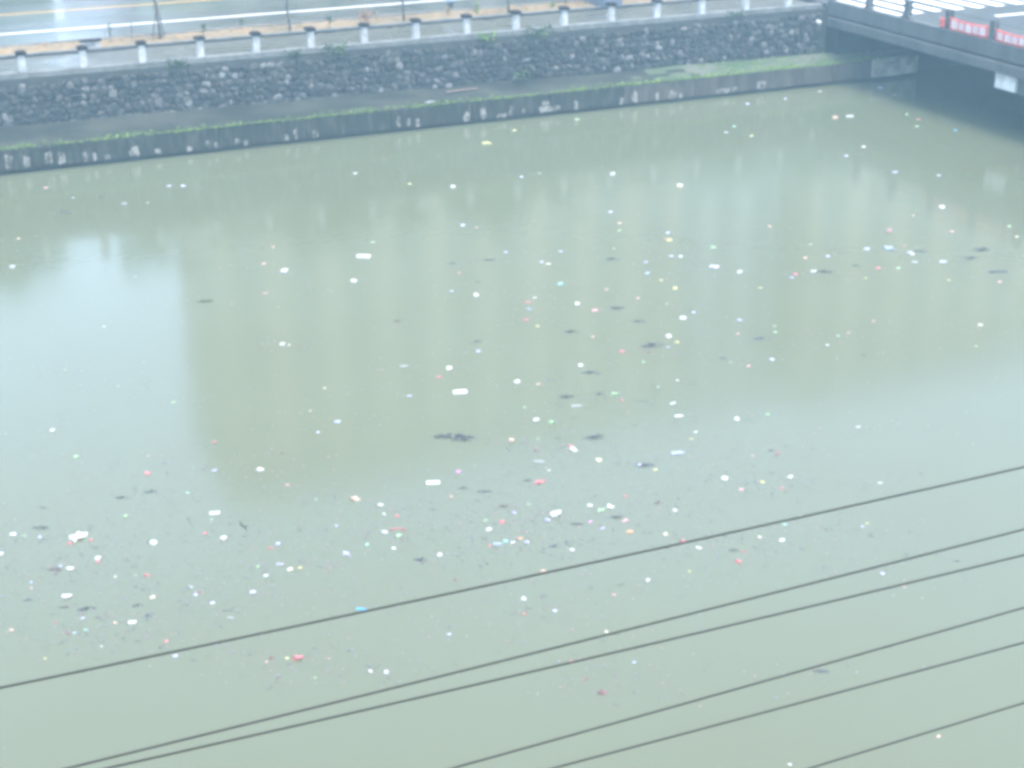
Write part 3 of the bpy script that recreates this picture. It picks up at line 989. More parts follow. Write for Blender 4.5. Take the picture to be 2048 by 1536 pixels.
# ------------------------------------------------------------------ small things on the bank
b = MB().box(-0.8, 0.8, -0.06, 0.06, -0.02, 0.03).build('plank', M_STAKE, bevel=0.008)
b.location, b.rotation_euler = (25.75, 66.15, 1.37), (0.12, 0.0, 0.06)
tag(b, 'pale plank lying on the ledge at the foot of the stone wall', 'plank')

LITTER = """
f|3.99|52.57|0.24|white|white foam chunk on the cable side of the greyish bag near the wall
f|12.24|48.16|0.30|white|round white foam lump right of and beyond the lone olive weed clump
f|10.38|41.69|0.21|white|bright white foam cube on the cable side of the lone weed clump
s|10.55|41.57|0.13|cream|cream scrap right of the white foam cube below the weed clump
f|3.30|38.20|0.18|white|isolated white foam chunk in the bright sky reflection, far from other litter
b|8.83|58.73|0.25|grey|greyish white bag floating near the ledge among thin grey scum
w|9.18|46.39|0.49|olive|lone olive weed clump at the edge of the bright sky reflection
s|11.09|46.34|0.20|pink|pink scrap right of the lone weed clump
s|11.84|49.31|0.23|pink|nearest pink scrap on the wall side of the round white foam lump
s|6.97|35.76|0.20|red|red scrap left of the small brown weed ball
s|7.59|49.81|0.15|teal|pale teal scrap on the wall side of the lone weed clump
s|6.55|38.76|0.16|green|green scrap right of the isolated white foam chunk
s|5.39|40.53|0.13|green|nearest green scrap on the wall side of the isolated white foam chunk
s|4.22|42.34|0.14|green|second nearest green scrap on the wall side of the isolated white foam chunk
w|4.65|53.75|0.26|dark|dark green weed clump on the cable side of the greyish bag near the wall
w|12.56|45.93|0.20|dark|dark green weed clump on the cable side of the round white foam lump
s|10.19|35.68|0.29|blue|pale blue scrap right of the small brown weed ball
s|9.55|35.27|0.15|lavender|lavender scrap right of the small brown weed ball
s|9.75|36.67|0.14|peach|peach scrap on the wall side of the small brown weed ball
s|12.62|50.97|0.18|pink|second nearest pink scrap on the wall side of the round white foam lump
s|9.70|58.50|0.16|green|green scrap right of the greyish bag near the wall
w|8.26|60.11|0.47|grey|grey green weed clump on the wall side of the greyish bag near the wall
w|6.66|58.54|0.58|grey|grey green weed clump left of the greyish bag near the wall
s|7.20|60.47|0.23|grey|grey scrap on the wall side of the greyish bag near the wall
s|4.58|55.84|0.20|peach|peach scrap left of the greyish bag near the wall
s|5.84|45.44|0.14|white|white scrap left of the lone weed clump
s|10.55|38.00|0.13|cream|cream scrap left of the pinkish white lump
r|15.14|48.56|0.46|white|small straight bar of bright white foam lying alone in open water
f|14.06|46.26|0.22|white|white foam chunk on the cable side of the white foam bar
f|17.18|43.31|0.22|white|white foam ball in open water between the foam bar and the main litter drift
f|15.51|36.19|0.21|white|white foam chunk right of the long white tray
f|20.96|37.49|0.21|white|second nearest white foam chunk on the wall side of the teal scrap
f|17.62|36.52|0.19|white|nearest white foam chunk on the wall side of the teal scrap
f|19.74|41.20|0.21|white|nearest white foam chunk right of the bright yellow scrap
r|13.81|36.15|0.38|white|long narrow white tray with one raised corner
f|14.17|37.90|0.23|white|white lump with a pink underside on the wall side of the long tray
f|14.95|33.63|0.20|white|white foam chunk right of the big dark weed mat
s|19.75|46.97|0.22|lavender|second nearest lavender scrap on the wall side of the white foam ball
b|19.59|50.57|0.26|lavender|lavender plastic bag right of the white foam bar
f|20.05|43.13|0.22|teal|pale teal foam chunk right of the white foam ball
f|23.22|41.19|0.22|yellow|yellow foam chunk left of the white bag in the bridge drift
f|20.94|36.94|0.20|yellow|yellow foam chunk on the wall side of the teal scrap
s|17.81|39.94|0.21|yellow|bright yellow scrap in the middle of the river
f|15.23|33.30|0.17|green|green foam chunk right of the big dark weed mat
s|15.01|34.52|0.15|green|green scrap on the cable side of the long white tray
s|18.87|34.27|0.17|teal|bright teal scrap in the loose drift of litter
b|22.09|38.64|0.24|white|white plastic bag right of the bright yellow scrap
s|23.13|42.94|0.29|blue|pale blue scrap left of the white bag in the bridge drift
s|23.62|43.98|0.23|lavender|fifth nearest lavender scrap left of the white bag in the bridge drift
s|24.71|44.19|0.21|lavender|third nearest lavender scrap left of the white bag in the bridge drift
b|24.98|44.02|0.23|white|white plastic bag on the wall side of the white bag in the bridge drift
s|20.57|45.21|0.23|cream|cream scrap right of the white foam ball
s|20.43|45.47|0.20|lavender|nearest lavender scrap right of the white foam ball
s|21.52|46.27|0.21|lavender|second nearest lavender scrap right of the white foam ball
s|24.86|48.37|0.24|peach|peach scrap on the cable side of the white foam chunk off the ledge
s|24.45|47.57|0.18|green|green scrap on the wall side of the white bag in the bridge drift
f|25.49|45.74|0.25|yellow|yellow foam chunk on the wall side of the white bag in the bridge drift
s|25.47|45.97|0.18|red|red scrap on the wall side of the white bag in the bridge drift
s|25.88|46.58|0.27|lavender|lavender scrap on the wall side of the white bag in the bridge drift
s|23.31|45.74|0.18|green|green scrap right of the white foam ball
s|15.96|50.03|0.22|green|green scrap on the wall side of the white foam bar
s|21.70|40.87|0.18|peach|second nearest peach scrap right of the bright yellow scrap
s|23.19|42.10|0.19|yellow|second nearest yellow scrap left of the white bag in the bridge drift
s|20.00|40.45|0.30|pink|pink scrap right of the bright yellow scrap
s|18.40|42.02|0.27|red|red scrap on the cable side of the white foam ball
s|17.72|40.59|0.23|red|red scrap on the wall side of the bright yellow scrap
b|18.16|41.43|0.19|blue|pale blue plastic bag on the wall side of the bright yellow scrap
s|18.78|42.32|0.18|white|white scrap right of the white foam ball
s|17.49|45.58|0.22|pink|pink scrap on the wall side of the white foam ball
s|16.61|44.01|0.19|lavender|nearest lavender scrap on the wall side of the white foam ball
t|13.08|38.59|0.24|grey|grey plastic bottle left of the pinkish white lump
s|12.49|36.52|0.21|lavender|lavender scrap left of the long white tray
s|15.41|38.77|0.22|lavender|lavender scrap right of the pinkish white lump
s|13.68|37.43|0.29|red|red scrap left of the pinkish white lump
w|14.10|42.14|0.31|darkred|dark reddish weed clump left of the white foam ball
f|13.86|32.74|0.16|peach|nearest peach foam chunk right of the big dark weed mat
s|14.52|32.57|0.11|green|green scrap right of the big dark weed mat
b|17.56|34.32|0.26|green|green plastic bag left of the teal scrap
s|17.57|33.87|0.18|red|red scrap left of the teal scrap
t|16.30|33.99|0.30|grey|grey plastic bottle left of the teal scrap
s|15.98|35.81|0.18|peach|peach scrap right of the long white tray
s|18.70|33.10|0.24|white|white scrap on the cable side of the teal scrap
t|18.44|32.30|0.25|white|white plastic bottle left of the blocky white foam chunk
s|19.58|34.45|0.15|white|nearest white scrap right of the teal scrap
s|19.36|36.04|0.14|green|green scrap on the wall side of the teal scrap
s|19.18|37.03|0.23|red|red scrap on the wall side of the teal scrap
s|19.88|36.63|0.20|darkred|dark reddish scrap on the wall side of the teal scrap
w|12.66|33.51|1.02|dark|large dark mat of weed and twigs on the cable side of the long tray
w|15.86|32.05|0.56|dark|dark green weed clump on the wall side of the long pale blue bottle
w|16.33|34.69|0.48|dark|second nearest dark green weed clump left of the teal scrap
w|15.68|39.52|0.28|dark|dark green weed clump left of the bright yellow scrap
w|18.51|39.10|0.43|dark|dark green weed clump on the cable side of the bright yellow scrap
w|18.93|46.44|0.42|dark|second nearest dark green weed clump on the wall side of the white foam ball
w|17.62|35.97|0.55|teal|greenish weed clump on the wall side of the teal scrap
w|17.71|44.46|0.22|dark|nearest dark green weed clump on the wall side of the white foam ball
w|22.72|44.77|0.52|dark|dark green weed clump right of the white foam ball
w|20.70|40.38|0.53|grey|grey green weed clump right of the bright yellow scrap
w|20.77|39.01|0.47|teal|greenish weed clump right of the bright yellow scrap
w|20.16|37.10|0.65|dark|dark green weed clump on the wall side of the teal scrap
s|20.54|36.77|0.15|lavender|lavender scrap on the wall side of the teal scrap
w|17.66|46.63|0.32|grey|grey green weed clump right of the white foam bar
b|15.03|31.67|0.21|white|second nearest white plastic bag right of the long red scrap
w|17.21|34.49|0.28|dark|nearest dark green weed clump left of the teal scrap
s|25.20|49.78|0.27|lavender|lavender scrap on the cable side of the white foam chunk off the ledge
s|19.94|50.11|0.17|pink|pink scrap right of the white foam bar
w|21.48|50.08|0.21|teal|greenish weed clump on the cable side of the white foam chunk off the ledge
s|22.67|39.04|0.21|lavender|lavender scrap right of the bright yellow scrap
s|18.93|38.43|0.17|peach|peach scrap on the cable side of the bright yellow scrap
s|22.28|40.02|0.14|yellow|yellow scrap right of the bright yellow scrap
s|21.16|42.02|0.18|peach|nearest peach scrap right of the bright yellow scrap
f|36.66|45.07|0.27|white|bright white foam lump nearest the dark bridge reflection
f|33.08|43.41|0.24|pink|pink foam chunk on the wall side of the ragged white cluster
s|29.57|45.72|0.23|peach|second nearest peach scrap on the wall side of the white bag in the bridge drift
f|26.47|44.39|0.24|green|green foam chunk on the wall side of the white bag in the bridge drift
f|25.92|41.71|0.23|white|white foam chunk left of the white bag in the bridge drift
b|28.16|40.76|0.26|white|crumpled white bag in the litter drift reaching towards the bridge
s|29.50|41.93|0.24|lavender|lavender scrap right of the white bag in the bridge drift
s|28.71|42.09|0.23|peach|nearest peach scrap on the wall side of the white bag in the bridge drift
b|32.19|40.98|0.34|white|ragged white bag beside dark weed in the drift towards the bridge
s|31.76|40.16|0.30|grey|grey scrap on the cable side of the ragged white cluster
b|32.63|39.75|0.30|white|white plastic bag on the cable side of the ragged white cluster
s|31.16|42.02|0.35|lavender|lavender scrap on the wall side of the ragged white cluster
s|29.72|43.29|0.19|teal|pale teal scrap on the wall side of the white bag in the bridge drift
s|30.89|39.87|0.23|green|green scrap left of the ragged white cluster
s|32.52|41.76|0.19|red|red scrap on the wall side of the ragged white cluster
s|30.28|40.16|0.26|red|red scrap left of the ragged white cluster
s|27.47|40.79|0.25|red|red scrap left of the white bag in the bridge drift
s|27.18|40.55|0.22|lavender|nearest lavender scrap left of the white bag in the bridge drift
f|22.09|38.65|0.24|white|second nearest white foam chunk right of the bright yellow scrap
f|19.71|31.50|0.20|white|blocky white foam chunk in clear water on the cable side of the bridge drift
s|18.34|31.25|0.15|white|white scrap right of the long pale blue bottle
s|18.04|30.93|0.15|yellow|yellow scrap right of the long pale blue bottle
s|20.59|31.42|0.17|green|green scrap right of the blocky white foam chunk
s|22.28|29.80|0.16|white|white scrap right of the blocky white foam chunk
s|22.94|36.85|0.18|pink|second nearest pink scrap right of the teal scrap
s|24.27|36.94|0.15|green|green scrap left of the white bag in the bridge drift
s|24.02|36.51|0.17|green|second nearest green scrap right of the teal scrap
f|29.85|34.41|0.18|cream|cream foam chunk on the cable side of the white bag in the bridge drift
s|27.21|36.07|0.19|pink|pink scrap on the cable side of the white bag in the bridge drift
s|37.29|42.07|0.20|green|green scrap on the cable side of the white foam lump near the bridge
s|36.73|40.98|0.20|cream|cream scrap right of the dark weed clump near the bridge
s|35.07|42.43|0.24|pink|pink scrap on the wall side of the dark weed clump near the bridge
s|25.53|35.47|0.15|teal|pale teal scrap on the cable side of the white bag in the bridge drift
s|25.95|35.54|0.16|peach|peach scrap on the cable side of the white bag in the bridge drift
s|24.83|34.98|0.18|white|second nearest white scrap right of the teal scrap
s|28.66|33.10|0.14|green|green scrap on the cable side of the white bag in the bridge drift
s|29.33|39.50|0.17|yellow|yellow scrap on the cable side of the white bag in the bridge drift
s|25.72|40.11|0.19|yellow|nearest yellow scrap left of the white bag in the bridge drift
s|25.44|42.56|0.46|lavender|second nearest lavender scrap left of the white bag in the bridge drift
w|34.68|40.33|0.65|dark|dark weed clump closest to the bridge in the litter drift
w|32.68|41.06|0.41|dark|dark green weed clump right of the ragged white cluster
w|29.78|40.69|0.34|teal|greenish weed clump right of the white bag in the bridge drift
w|23.33|36.24|0.50|blue|bluish weed clump right of the teal scrap
w|21.55|35.37|0.20|dark|dark green weed clump right of the teal scrap
w|25.33|33.87|0.24|darkred|dark reddish weed clump right of the blocky white foam chunk
s|31.90|41.74|0.53|blue|pale blue scrap on the wall side of the ragged white cluster
w|33.72|39.75|0.63|grey|grey green weed clump left of the dark weed clump near the bridge
w|33.65|38.20|0.67|blue|bluish weed clump on the cable side of the dark weed clump near the bridge
w|28.50|40.60|0.62|dark|dark green weed clump right of the white bag in the bridge drift
s|23.59|37.82|0.24|lavender|fourth nearest lavender scrap left of the white bag in the bridge drift
s|22.77|34.69|0.24|lavender|lavender scrap right of the teal scrap
s|21.58|35.00|0.14|green|nearest green scrap right of the teal scrap
s|21.89|34.53|0.19|pink|nearest pink scrap right of the teal scrap
s|31.63|38.19|0.17|yellow|yellow scrap on the cable side of the ragged white cluster
s|33.00|37.36|0.19|pink|pink scrap on the cable side of the dark weed clump near the bridge
s|35.06|44.65|0.15|peach|peach scrap left of the white foam lump near the bridge
b|2.99|32.02|0.43|white|big white crumpled heap with orange red scraps beside it
s|2.80|31.83|0.18|red|red scrap left of the white and red heap
s|3.25|31.80|0.18|red|red scrap right of the white and red heap
f|3.24|30.86|0.16|white|white foam chunk on the cable side of the white and red heap
s|3.22|30.73|0.17|red|red scrap on the cable side of the white and red heap
f|4.50|31.06|0.19|white|white foam chunk left of the round white foam by the dark stick
f|5.97|30.63|0.18|white|round white foam lump floating beside the dark stick
r|6.07|31.91|0.23|white|short flat white foam board on the wall side of the dark stick
b|2.63|30.65|0.19|white|white plastic bag on the wall side of the white bag by the dark mat
s|2.45|30.87|0.13|lavender|lavender scrap on the cable side of the white and red heap
w|2.33|30.76|0.31|darkred|dark reddish weed clump on the wall side of the white bag by the dark mat
b|2.39|29.48|0.26|white|crumpled white bag touching a dark weed mat, away from the bridge
w|2.66|28.83|0.37|dark|dark green weed clump on the cable side of the white bag by the dark mat
w|2.27|29.08|0.23|darkred|dark reddish weed clump on the cable side of the white bag by the dark mat
r|3.44|27.90|0.16|white|square white foam pad just beyond the highest cable, farthest from the bridge
f|4.01|28.71|0.14|cream|cream foam chunk on the wall side of the square white foam pad
f|4.16|32.60|0.14|green|green foam chunk right of the white and red heap
f|6.40|28.61|0.15|white|white foam chunk on the cable side of the round white foam by the dark stick
f|6.94|28.65|0.17|cream|cream foam chunk on the cable side of the round white foam by the dark stick
s|6.35|29.09|0.14|green|green scrap on the cable side of the round white foam by the dark stick
f|5.97|28.05|0.17|lavender|lavender foam chunk left of the bright blue bottle
f|7.01|29.88|0.14|lavender|lavender foam chunk on the cable side of the dark stick
s|6.81|29.76|0.17|red|red scrap on the cable side of the round white foam by the dark stick
s|8.45|30.17|0.13|lavender|lavender scrap left of the curved red strap
k|6.52|31.00|0.43|dark|thin dark broken stick floating at a slant
s|5.65|31.06|0.18|red|red scrap on the wall side of the round white foam by the dark stick
s|4.08|29.69|0.20|red|red scrap right of the white bag by the dark mat
s|3.86|29.79|0.12|grey|grey scrap right of the white bag by the dark mat
s|3.46|29.91|0.13|cream|cream scrap right of the white bag by the dark mat
b|7.61|33.72|0.26|white|white plastic bag left of the small brown weed ball
s|6.59|34.16|0.17|lavender|lavender scrap left of the small brown weed ball
s|3.60|36.35|0.21|green|green scrap on the cable side of the isolated white foam chunk
s|5.28|35.66|0.13|peach|peach scrap on the cable side of the isolated white foam chunk
s|5.05|34.68|0.27|red|red scrap on the wall side of the short white foam board
s|7.99|32.64|0.15|pink|pink scrap on the cable side of the small brown weed ball
s|5.72|33.22|0.14|teal|pale teal scrap on the wall side of the short white foam board
w|8.35|34.40|0.19|darkred|small brown weed ball where the building reflection ends
s|5.94|31.64|0.13|teal|pale teal scrap on the cable side of the short white foam board
s|5.09|27.98|0.17|lavender|second nearest lavender scrap right of the square white foam pad
b|4.81|28.81|0.17|grey|grey plastic bag right of the square white foam pad
s|4.86|28.46|0.16|lavender|nearest lavender scrap right of the square white foam pad
s|4.99|28.49|0.11|red|red scrap right of the square white foam pad
w|5.28|27.58|0.15|dark|dark green weed clump right of the square white foam pad
t|5.31|27.25|0.16|grey|grey plastic bottle right of the square white foam pad
s|3.12|28.03|0.14|peach|peach scrap left of the square white foam pad
s|2.19|28.01|0.17|darkred|dark reddish scrap left of the square white foam pad
s|2.31|27.98|0.12|blue|pale blue scrap left of the square white foam pad
s|2.53|28.00|0.12|teal|pale teal scrap left of the square white foam pad
s|1.16|28.61|0.15|peach|peach scrap left of the white bag by the dark mat
s|2.55|28.48|0.14|lavender|lavender scrap on the cable side of the white bag by the dark mat
s|1.75|30.15|0.12|peach|peach scrap on the wall side of the white bag by the dark mat
s|2.03|28.55|0.12|red|red scrap on the cable side of the white bag by the dark mat
s|3.93|26.91|0.14|red|red scrap on the cable side of the square white foam pad
s|3.98|26.31|0.16|lavender|lavender scrap on the cable side of the square white foam pad
s|5.95|25.33|0.15|yellow|yellow scrap left of the red float beyond the second cable
b|6.13|25.25|0.28|red|long red plastic float between the highest cable and the second cable
s|5.68|25.48|0.19|darkred|nearest dark reddish scrap left of the red float beyond the second cable
s|5.55|25.38|0.13|pink|pink scrap left of the red float beyond the second cable
s|6.25|24.46|0.10|green|green scrap on the cable side of the red float beyond the second cable
s|5.62|24.75|0.11|darkred|second nearest dark reddish scrap left of the red float beyond the second cable
s|6.69|24.98|0.10|peach|peach scrap right of the red float beyond the second cable
b|1.68|32.79|0.18|white|white plastic bag left of the white and red heap
s|1.90|32.60|0.15|green|green scrap left of the white and red heap
s|2.22|32.41|0.17|lavender|lavender scrap left of the white and red heap
f|1.33|31.94|0.14|white|white foam chunk left of the white and red heap
w|2.30|32.86|0.40|teal|greenish weed clump on the wall side of the white and red heap
s|1.78|30.41|0.12|blue|pale blue scrap on the wall side of the white bag by the dark mat
w|1.61|29.68|0.21|blue|bluish weed clump left of the white bag by the dark mat
w|4.93|33.65|0.34|teal|greenish weed clump on the wall side of the short white foam board
w|4.24|33.62|0.30|dark|second nearest dark green weed clump on the wall side of the white and red heap
s|1.64|27.26|0.10|yellow|yellow scrap left of the square white foam pad
s|2.72|27.25|0.09|white|white scrap left of the square white foam pad
w|3.65|28.53|0.22|dark|dark green weed clump on the wall side of the square white foam pad
w|3.80|28.03|0.23|blue|bluish weed clump right of the square white foam pad
b|8.25|28.83|0.26|lavender|lavender plastic bag left of the curved red strap
s|6.81|28.98|0.21|lavender|lavender scrap on the cable side of the round white foam by the dark stick
s|8.41|31.63|0.13|green|green scrap right of the dark stick
s|7.16|28.66|0.15|yellow|yellow scrap on the wall side of the bright blue bottle
w|2.51|33.83|0.16|dark|nearest dark green weed clump on the wall side of the white and red heap
w|6.42|30.55|0.14|grey|grey green weed clump right of the round white foam by the dark stick
w|7.64|30.31|0.12|olive|olive weed clump right of the dark stick
r|11.20|31.28|0.32|white|white foam block with a pale blue end, left of the magenta scrap
b|13.20|28.62|0.36|white|largest white crumpled bag in the middle of the near litter band
f|14.09|28.68|0.18|white|white foam chunk right of the largest white bag
f|11.52|28.56|0.16|white|white foam chunk on the wall side of the pale teal bag
f|10.10|27.93|0.15|white|white foam lump on the cable side of the near litter band
f|11.03|25.48|0.15|white|white foam lump between the highest cable and the second cable
f|11.86|26.36|0.15|peach|white and peach foam chunk touching the line of the highest cable
b|11.64|27.90|0.21|teal|pale teal plastic bag in a tight knot of blue and orange litter
b|11.77|27.80|0.15|white|white plastic bag right of the pale teal bag
t|11.45|27.87|0.21|blue|pale blue plastic bottle left of the pale teal bag
b|12.05|27.70|0.16|lavender|lavender plastic bag right of the pale teal bag
s|12.00|27.91|0.19|orange|orange scrap right of the pale teal bag
b|9.68|30.73|0.18|white|white plastic bag on the wall side of the curved red strap
s|9.62|30.27|0.14|white|white scrap on the wall side of the curved red strap
s|9.86|30.06|0.20|red|red scrap on the wall side of the curved red strap
b|9.33|29.44|0.18|white|white plastic bag left of the curved red strap
p|9.65|29.39|0.35|red|curved red strap lying over green scraps in the near litter band
s|9.58|29.15|0.24|green|green scrap on the cable side of the curved red strap
s|9.29|28.65|0.17|white|white scrap on the cable side of the curved red strap
s|11.62|29.01|0.15|green|green scrap on the wall side of the pale teal bag
s|11.94|28.80|0.25|red|red scrap on the wall side of the pale teal bag
b|12.34|29.10|0.16|lavender|second nearest lavender plastic bag left of the largest white bag
b|12.89|28.46|0.20|lavender|nearest lavender plastic bag left of the largest white bag
s|12.85|29.36|0.12|green|green scrap on the wall side of the largest white bag
s|11.98|31.61|0.23|magenta|magenta scrap on the wall side of a dark weed clump
w|11.77|30.75|0.26|dark|dark green weed clump right of the pale blue white foam block
s|13.55|30.29|0.39|red|long red scrap trailing dark weed on the wall side of the near litter band
w|13.32|30.49|0.25|dark|dark green weed clump left of the long red scrap
b|9.23|31.29|0.29|peach|peach plastic bag on the wall side of the curved red strap
f|13.86|32.73|0.16|peach|second nearest peach foam chunk right of the big dark weed mat
b|15.04|31.59|0.24|white|nearest white plastic bag right of the long red scrap
s|15.08|31.81|0.24|red|red scrap right of the long red scrap
s|14.19|31.94|0.19|darkred|dark reddish scrap on the wall side of the long red scrap
t|17.32|30.33|0.35|blue|long pale blue plastic bottle among lavender scraps
w|16.25|30.09|0.54|blue|bluish weed clump left of the long pale blue bottle
s|16.17|30.13|0.21|lavender|lavender scrap left of the long pale blue bottle
s|16.38|29.75|0.17|yellow|yellow scrap left of the long pale blue bottle
b|15.37|30.81|0.22|cream|cream plastic bag right of the long red scrap
t|14.00|31.29|0.28|grey|grey plastic bottle on the wall side of the long red scrap
s|14.02|30.79|0.13|white|white scrap on the wall side of the long red scrap
s|11.34|30.46|0.13|peach|peach scrap on the cable side of the pale blue white foam block
s|15.06|28.78|0.19|red|red scrap right of the largest white bag
s|13.77|27.98|0.19|magenta|magenta scrap on the cable side of the largest white bag
s|13.88|27.58|0.18|lavender|lavender scrap on the cable side of the largest white bag
s|14.37|27.18|0.28|orange|orange scrap on the wall side of the red bag on the cable line
f|15.02|26.73|0.14|cream|cream foam chunk on the wall side of the red bag on the cable line
b|15.22|26.32|0.17|red|red bag touching the line of the highest cable
s|15.39|25.94|0.15|white|nearest white scrap on the cable side of the red bag on the cable line
s|12.84|26.97|0.17|white|white scrap right of the peach topped foam chunk
w|12.54|27.28|0.29|blue|bluish weed clump right of the pale teal bag
s|11.27|27.89|0.15|red|red scrap left of the pale teal bag
t|7.83|26.48|0.21|azure|bright blue bottle touching the line of the highest cable
s|9.13|24.85|0.16|lavender|lavender scrap left of the white foam lump between the cables
s|11.42|24.81|0.14|lavender|lavender scrap on the cable side of the white foam lump between the cables
s|12.80|24.87|0.11|pink|pink scrap on the cable side of the peach topped foam chunk
s|13.73|25.12|0.15|white|white scrap left of the red bag on the cable line
s|12.02|23.66|0.12|cream|cream scrap on the cable side of the white foam lump between the cables
b|7.28|24.23|0.14|white|white plastic bag right of the red float beyond the second cable
f|7.55|24.08|0.14|lavender|lavender foam chunk right of the red float beyond the second cable
s|10.93|22.97|0.14|red|red scrap on the wall side of the brownish red bundle
s|10.93|22.33|0.13|darkred|second nearest dark reddish scrap on the wall side of the brownish red bundle
s|12.01|22.45|0.12|blue|pale blue scrap right of the brownish red bundle
s|10.80|24.94|0.14|red|red scrap on the cable side of the white foam lump between the cables
w|9.66|27.91|0.32|dark|dark green weed clump left of the white lump under the band
w|12.28|29.50|0.26|darkred|dark reddish weed clump left of the largest white bag
b|14.49|28.45|0.22|white|white plastic bag right of the largest white bag
s|14.24|28.38|0.24|green|green scrap right of the largest white bag
s|14.51|27.70|0.21|pink|pink scrap on the wall side of the red bag on the cable line
w|14.41|27.93|0.35|grey|grey green weed clump right of the largest white bag
w|12.17|30.37|0.36|grey|grey green weed clump on the cable side of the magenta scrap
w|13.45|28.00|0.31|grey|grey green weed clump on the cable side of the largest white bag
w|15.60|28.18|0.24|darkred|dark reddish weed clump on the wall side of the red bag on the cable line
s|15.78|27.68|0.20|white|white scrap on the wall side of the red bag on the cable line
s|8.81|29.05|0.15|teal|pale teal scrap left of the curved red strap
s|10.04|26.81|0.14|darkred|dark reddish scrap on the cable side of the white lump under the band
f|17.64|28.60|0.18|white|white foam lump at the right end of the near litter band, beyond the cables
s|18.36|28.10|0.19|yellow|yellow scrap right of the white foam lump right of the litter
b|19.10|28.06|0.20|white|white plastic bag right of the white foam lump right of the litter
s|19.58|29.32|0.22|red|second nearest red scrap right of the white foam lump right of the litter
w|19.51|29.51|0.19|dark|dark green weed clump on the cable side of the blocky white foam chunk
f|17.22|25.42|0.17|white|lone white foam lump just inside the highest cable, on the bridge side
s|15.41|25.88|0.17|white|second nearest white scrap on the cable side of the red bag on the cable line
s|16.87|25.78|0.15|cream|cream scrap on the wall side of the lone white lump past the first cable
w|16.04|25.50|0.22|dark|dark green weed clump on the wall side of the pink red bag
s|16.19|25.35|0.15|red|red scrap on the wall side of the pink red bag
b|15.86|25.01|0.21|red|pink red bag inside the highest cable with a dark weed clump beyond it
s|18.37|23.32|0.17|lavender|lavender scrap on the cable side of the lone white lump past the first cable
w|19.07|23.62|0.15|dark|dark green weed clump right of the lone white lump past the first cable
s|19.42|25.34|0.13|yellow|yellow scrap right of the lone white lump past the first cable
w|15.12|20.72|0.29|blue|faint bluish weed patch under the fourth cable
s|17.70|26.06|0.14|teal|pale teal scrap on the wall side of the lone white lump past the first cable
s|20.88|26.90|0.15|white|white scrap right of the white foam lump right of the litter
s|18.63|27.63|0.16|red|nearest red scrap right of the white foam lump right of the litter
s|17.72|27.97|0.18|pink|pink scrap on the cable side of the white foam lump right of the litter
s|18.92|29.44|0.14|peach|peach scrap right of the white foam lump right of the litter
s|18.46|22.67|0.11|pink|pink scrap on the cable side of the lone white lump past the first cable
s|14.71|25.09|0.11|yellow|yellow scrap left of the pink red bag
s|19.22|25.25|0.15|lavender|lavender scrap right of the lone white lump past the first cable
b|11.00|21.80|0.22|darkred|brownish red bundle floating alone between the third and fourth cables
s|15.85|18.13|0.13|peach|peach scrap floating beside the lowest cable
s|10.89|22.30|0.12|darkred|nearest dark reddish scrap on the wall side of the brownish red bundle
s|13.00|18.51|0.10|white|white scrap left of the peach scrap by the lowest cable
f|27.67|54.53|0.28|white|white foam chunk right of the white foam chunk off the ledge
f|29.25|51.79|0.28|cream|cream foam chunk right of the white foam chunk off the ledge
s|39.27|63.24|0.31|lavender|second nearest lavender scrap on the wall side of the small white board near the abutment
s|36.33|59.55|0.29|teal|pale teal scrap left of the small white board near the abutment
s|36.10|57.67|0.26|yellow|yellow scrap left of the small white board near the abutment
s|27.07|63.16|0.29|yellow|yellow scrap right of the yellow bag by the ledge
s|30.55|63.87|0.35|green|green scrap right of the yellow bag by the ledge
s|35.44|58.71|0.29|lavender|lavender scrap left of the small white board near the abutment
s|25.06|55.94|0.20|green|green scrap right of the white foam chunk off the ledge
s|24.19|55.76|0.26|lavender|lavender scrap right of the white foam chunk off the ledge
b|47.08|63.45|0.32|lavender|lavender white bag floating just off the bridge abutment
s|46.73|61.82|0.32|pink|pink scrap on the cable side of the lavender bag by the abutment
f|41.37|58.97|0.30|peach|peach foam chunk left of the small white board near the abutment
r|42.14|58.93|0.32|white|small white board on the water off the bridge abutment
s|43.70|55.99|0.29|green|green scrap on the wall side of the bright blue scrap by the bridge shadow
s|44.60|57.07|0.25|red|red scrap on the wall side of the bright blue scrap by the bridge shadow
s|44.72|58.13|0.28|green|green scrap right of the small white board near the abutment
s|44.76|54.63|0.24|azure|bright blue scrap at the edge of the dark bridge shadow
s|37.84|52.95|0.29|lavender|lavender scrap left of the bright blue scrap by the bridge shadow
b|38.08|49.91|0.26|lavender|lavender plastic bag on the wall side of the white foam lump near the bridge
s|39.36|48.79|0.26|lavender|lavender scrap on the wall side of the white foam lump near the bridge
s|39.37|53.92|0.26|cream|cream scrap left of the bright blue scrap by the bridge shadow
b|25.00|61.50|0.44|yellow|crumpled yellow bag floating just off the mossy ledge
b|18.28|59.17|0.24|white|white plastic bag on the wall side of the white foam chunk off the ledge
f|21.15|55.56|0.28|white|white foam chunk in the wall reflection off the middle of the ledge
s|19.74|56.71|0.28|yellow|yellow scrap left of the white foam chunk off the ledge
s|6.40|62.40|0.26|pink|pink scrap on the wall side of the greyish bag near the wall
s|10.96|60.55|0.28|lavender|nearest lavender scrap right of the greyish bag near the wall
s|11.46|60.32|0.30|lavender|second nearest lavender scrap right of the greyish bag near the wall
s|41.47|63.39|0.24|lavender|nearest lavender scrap on the wall side of the small white board near the abutment
s|43.93|64.08|0.27|white|white scrap left of the lavender bag by the abutment
"""

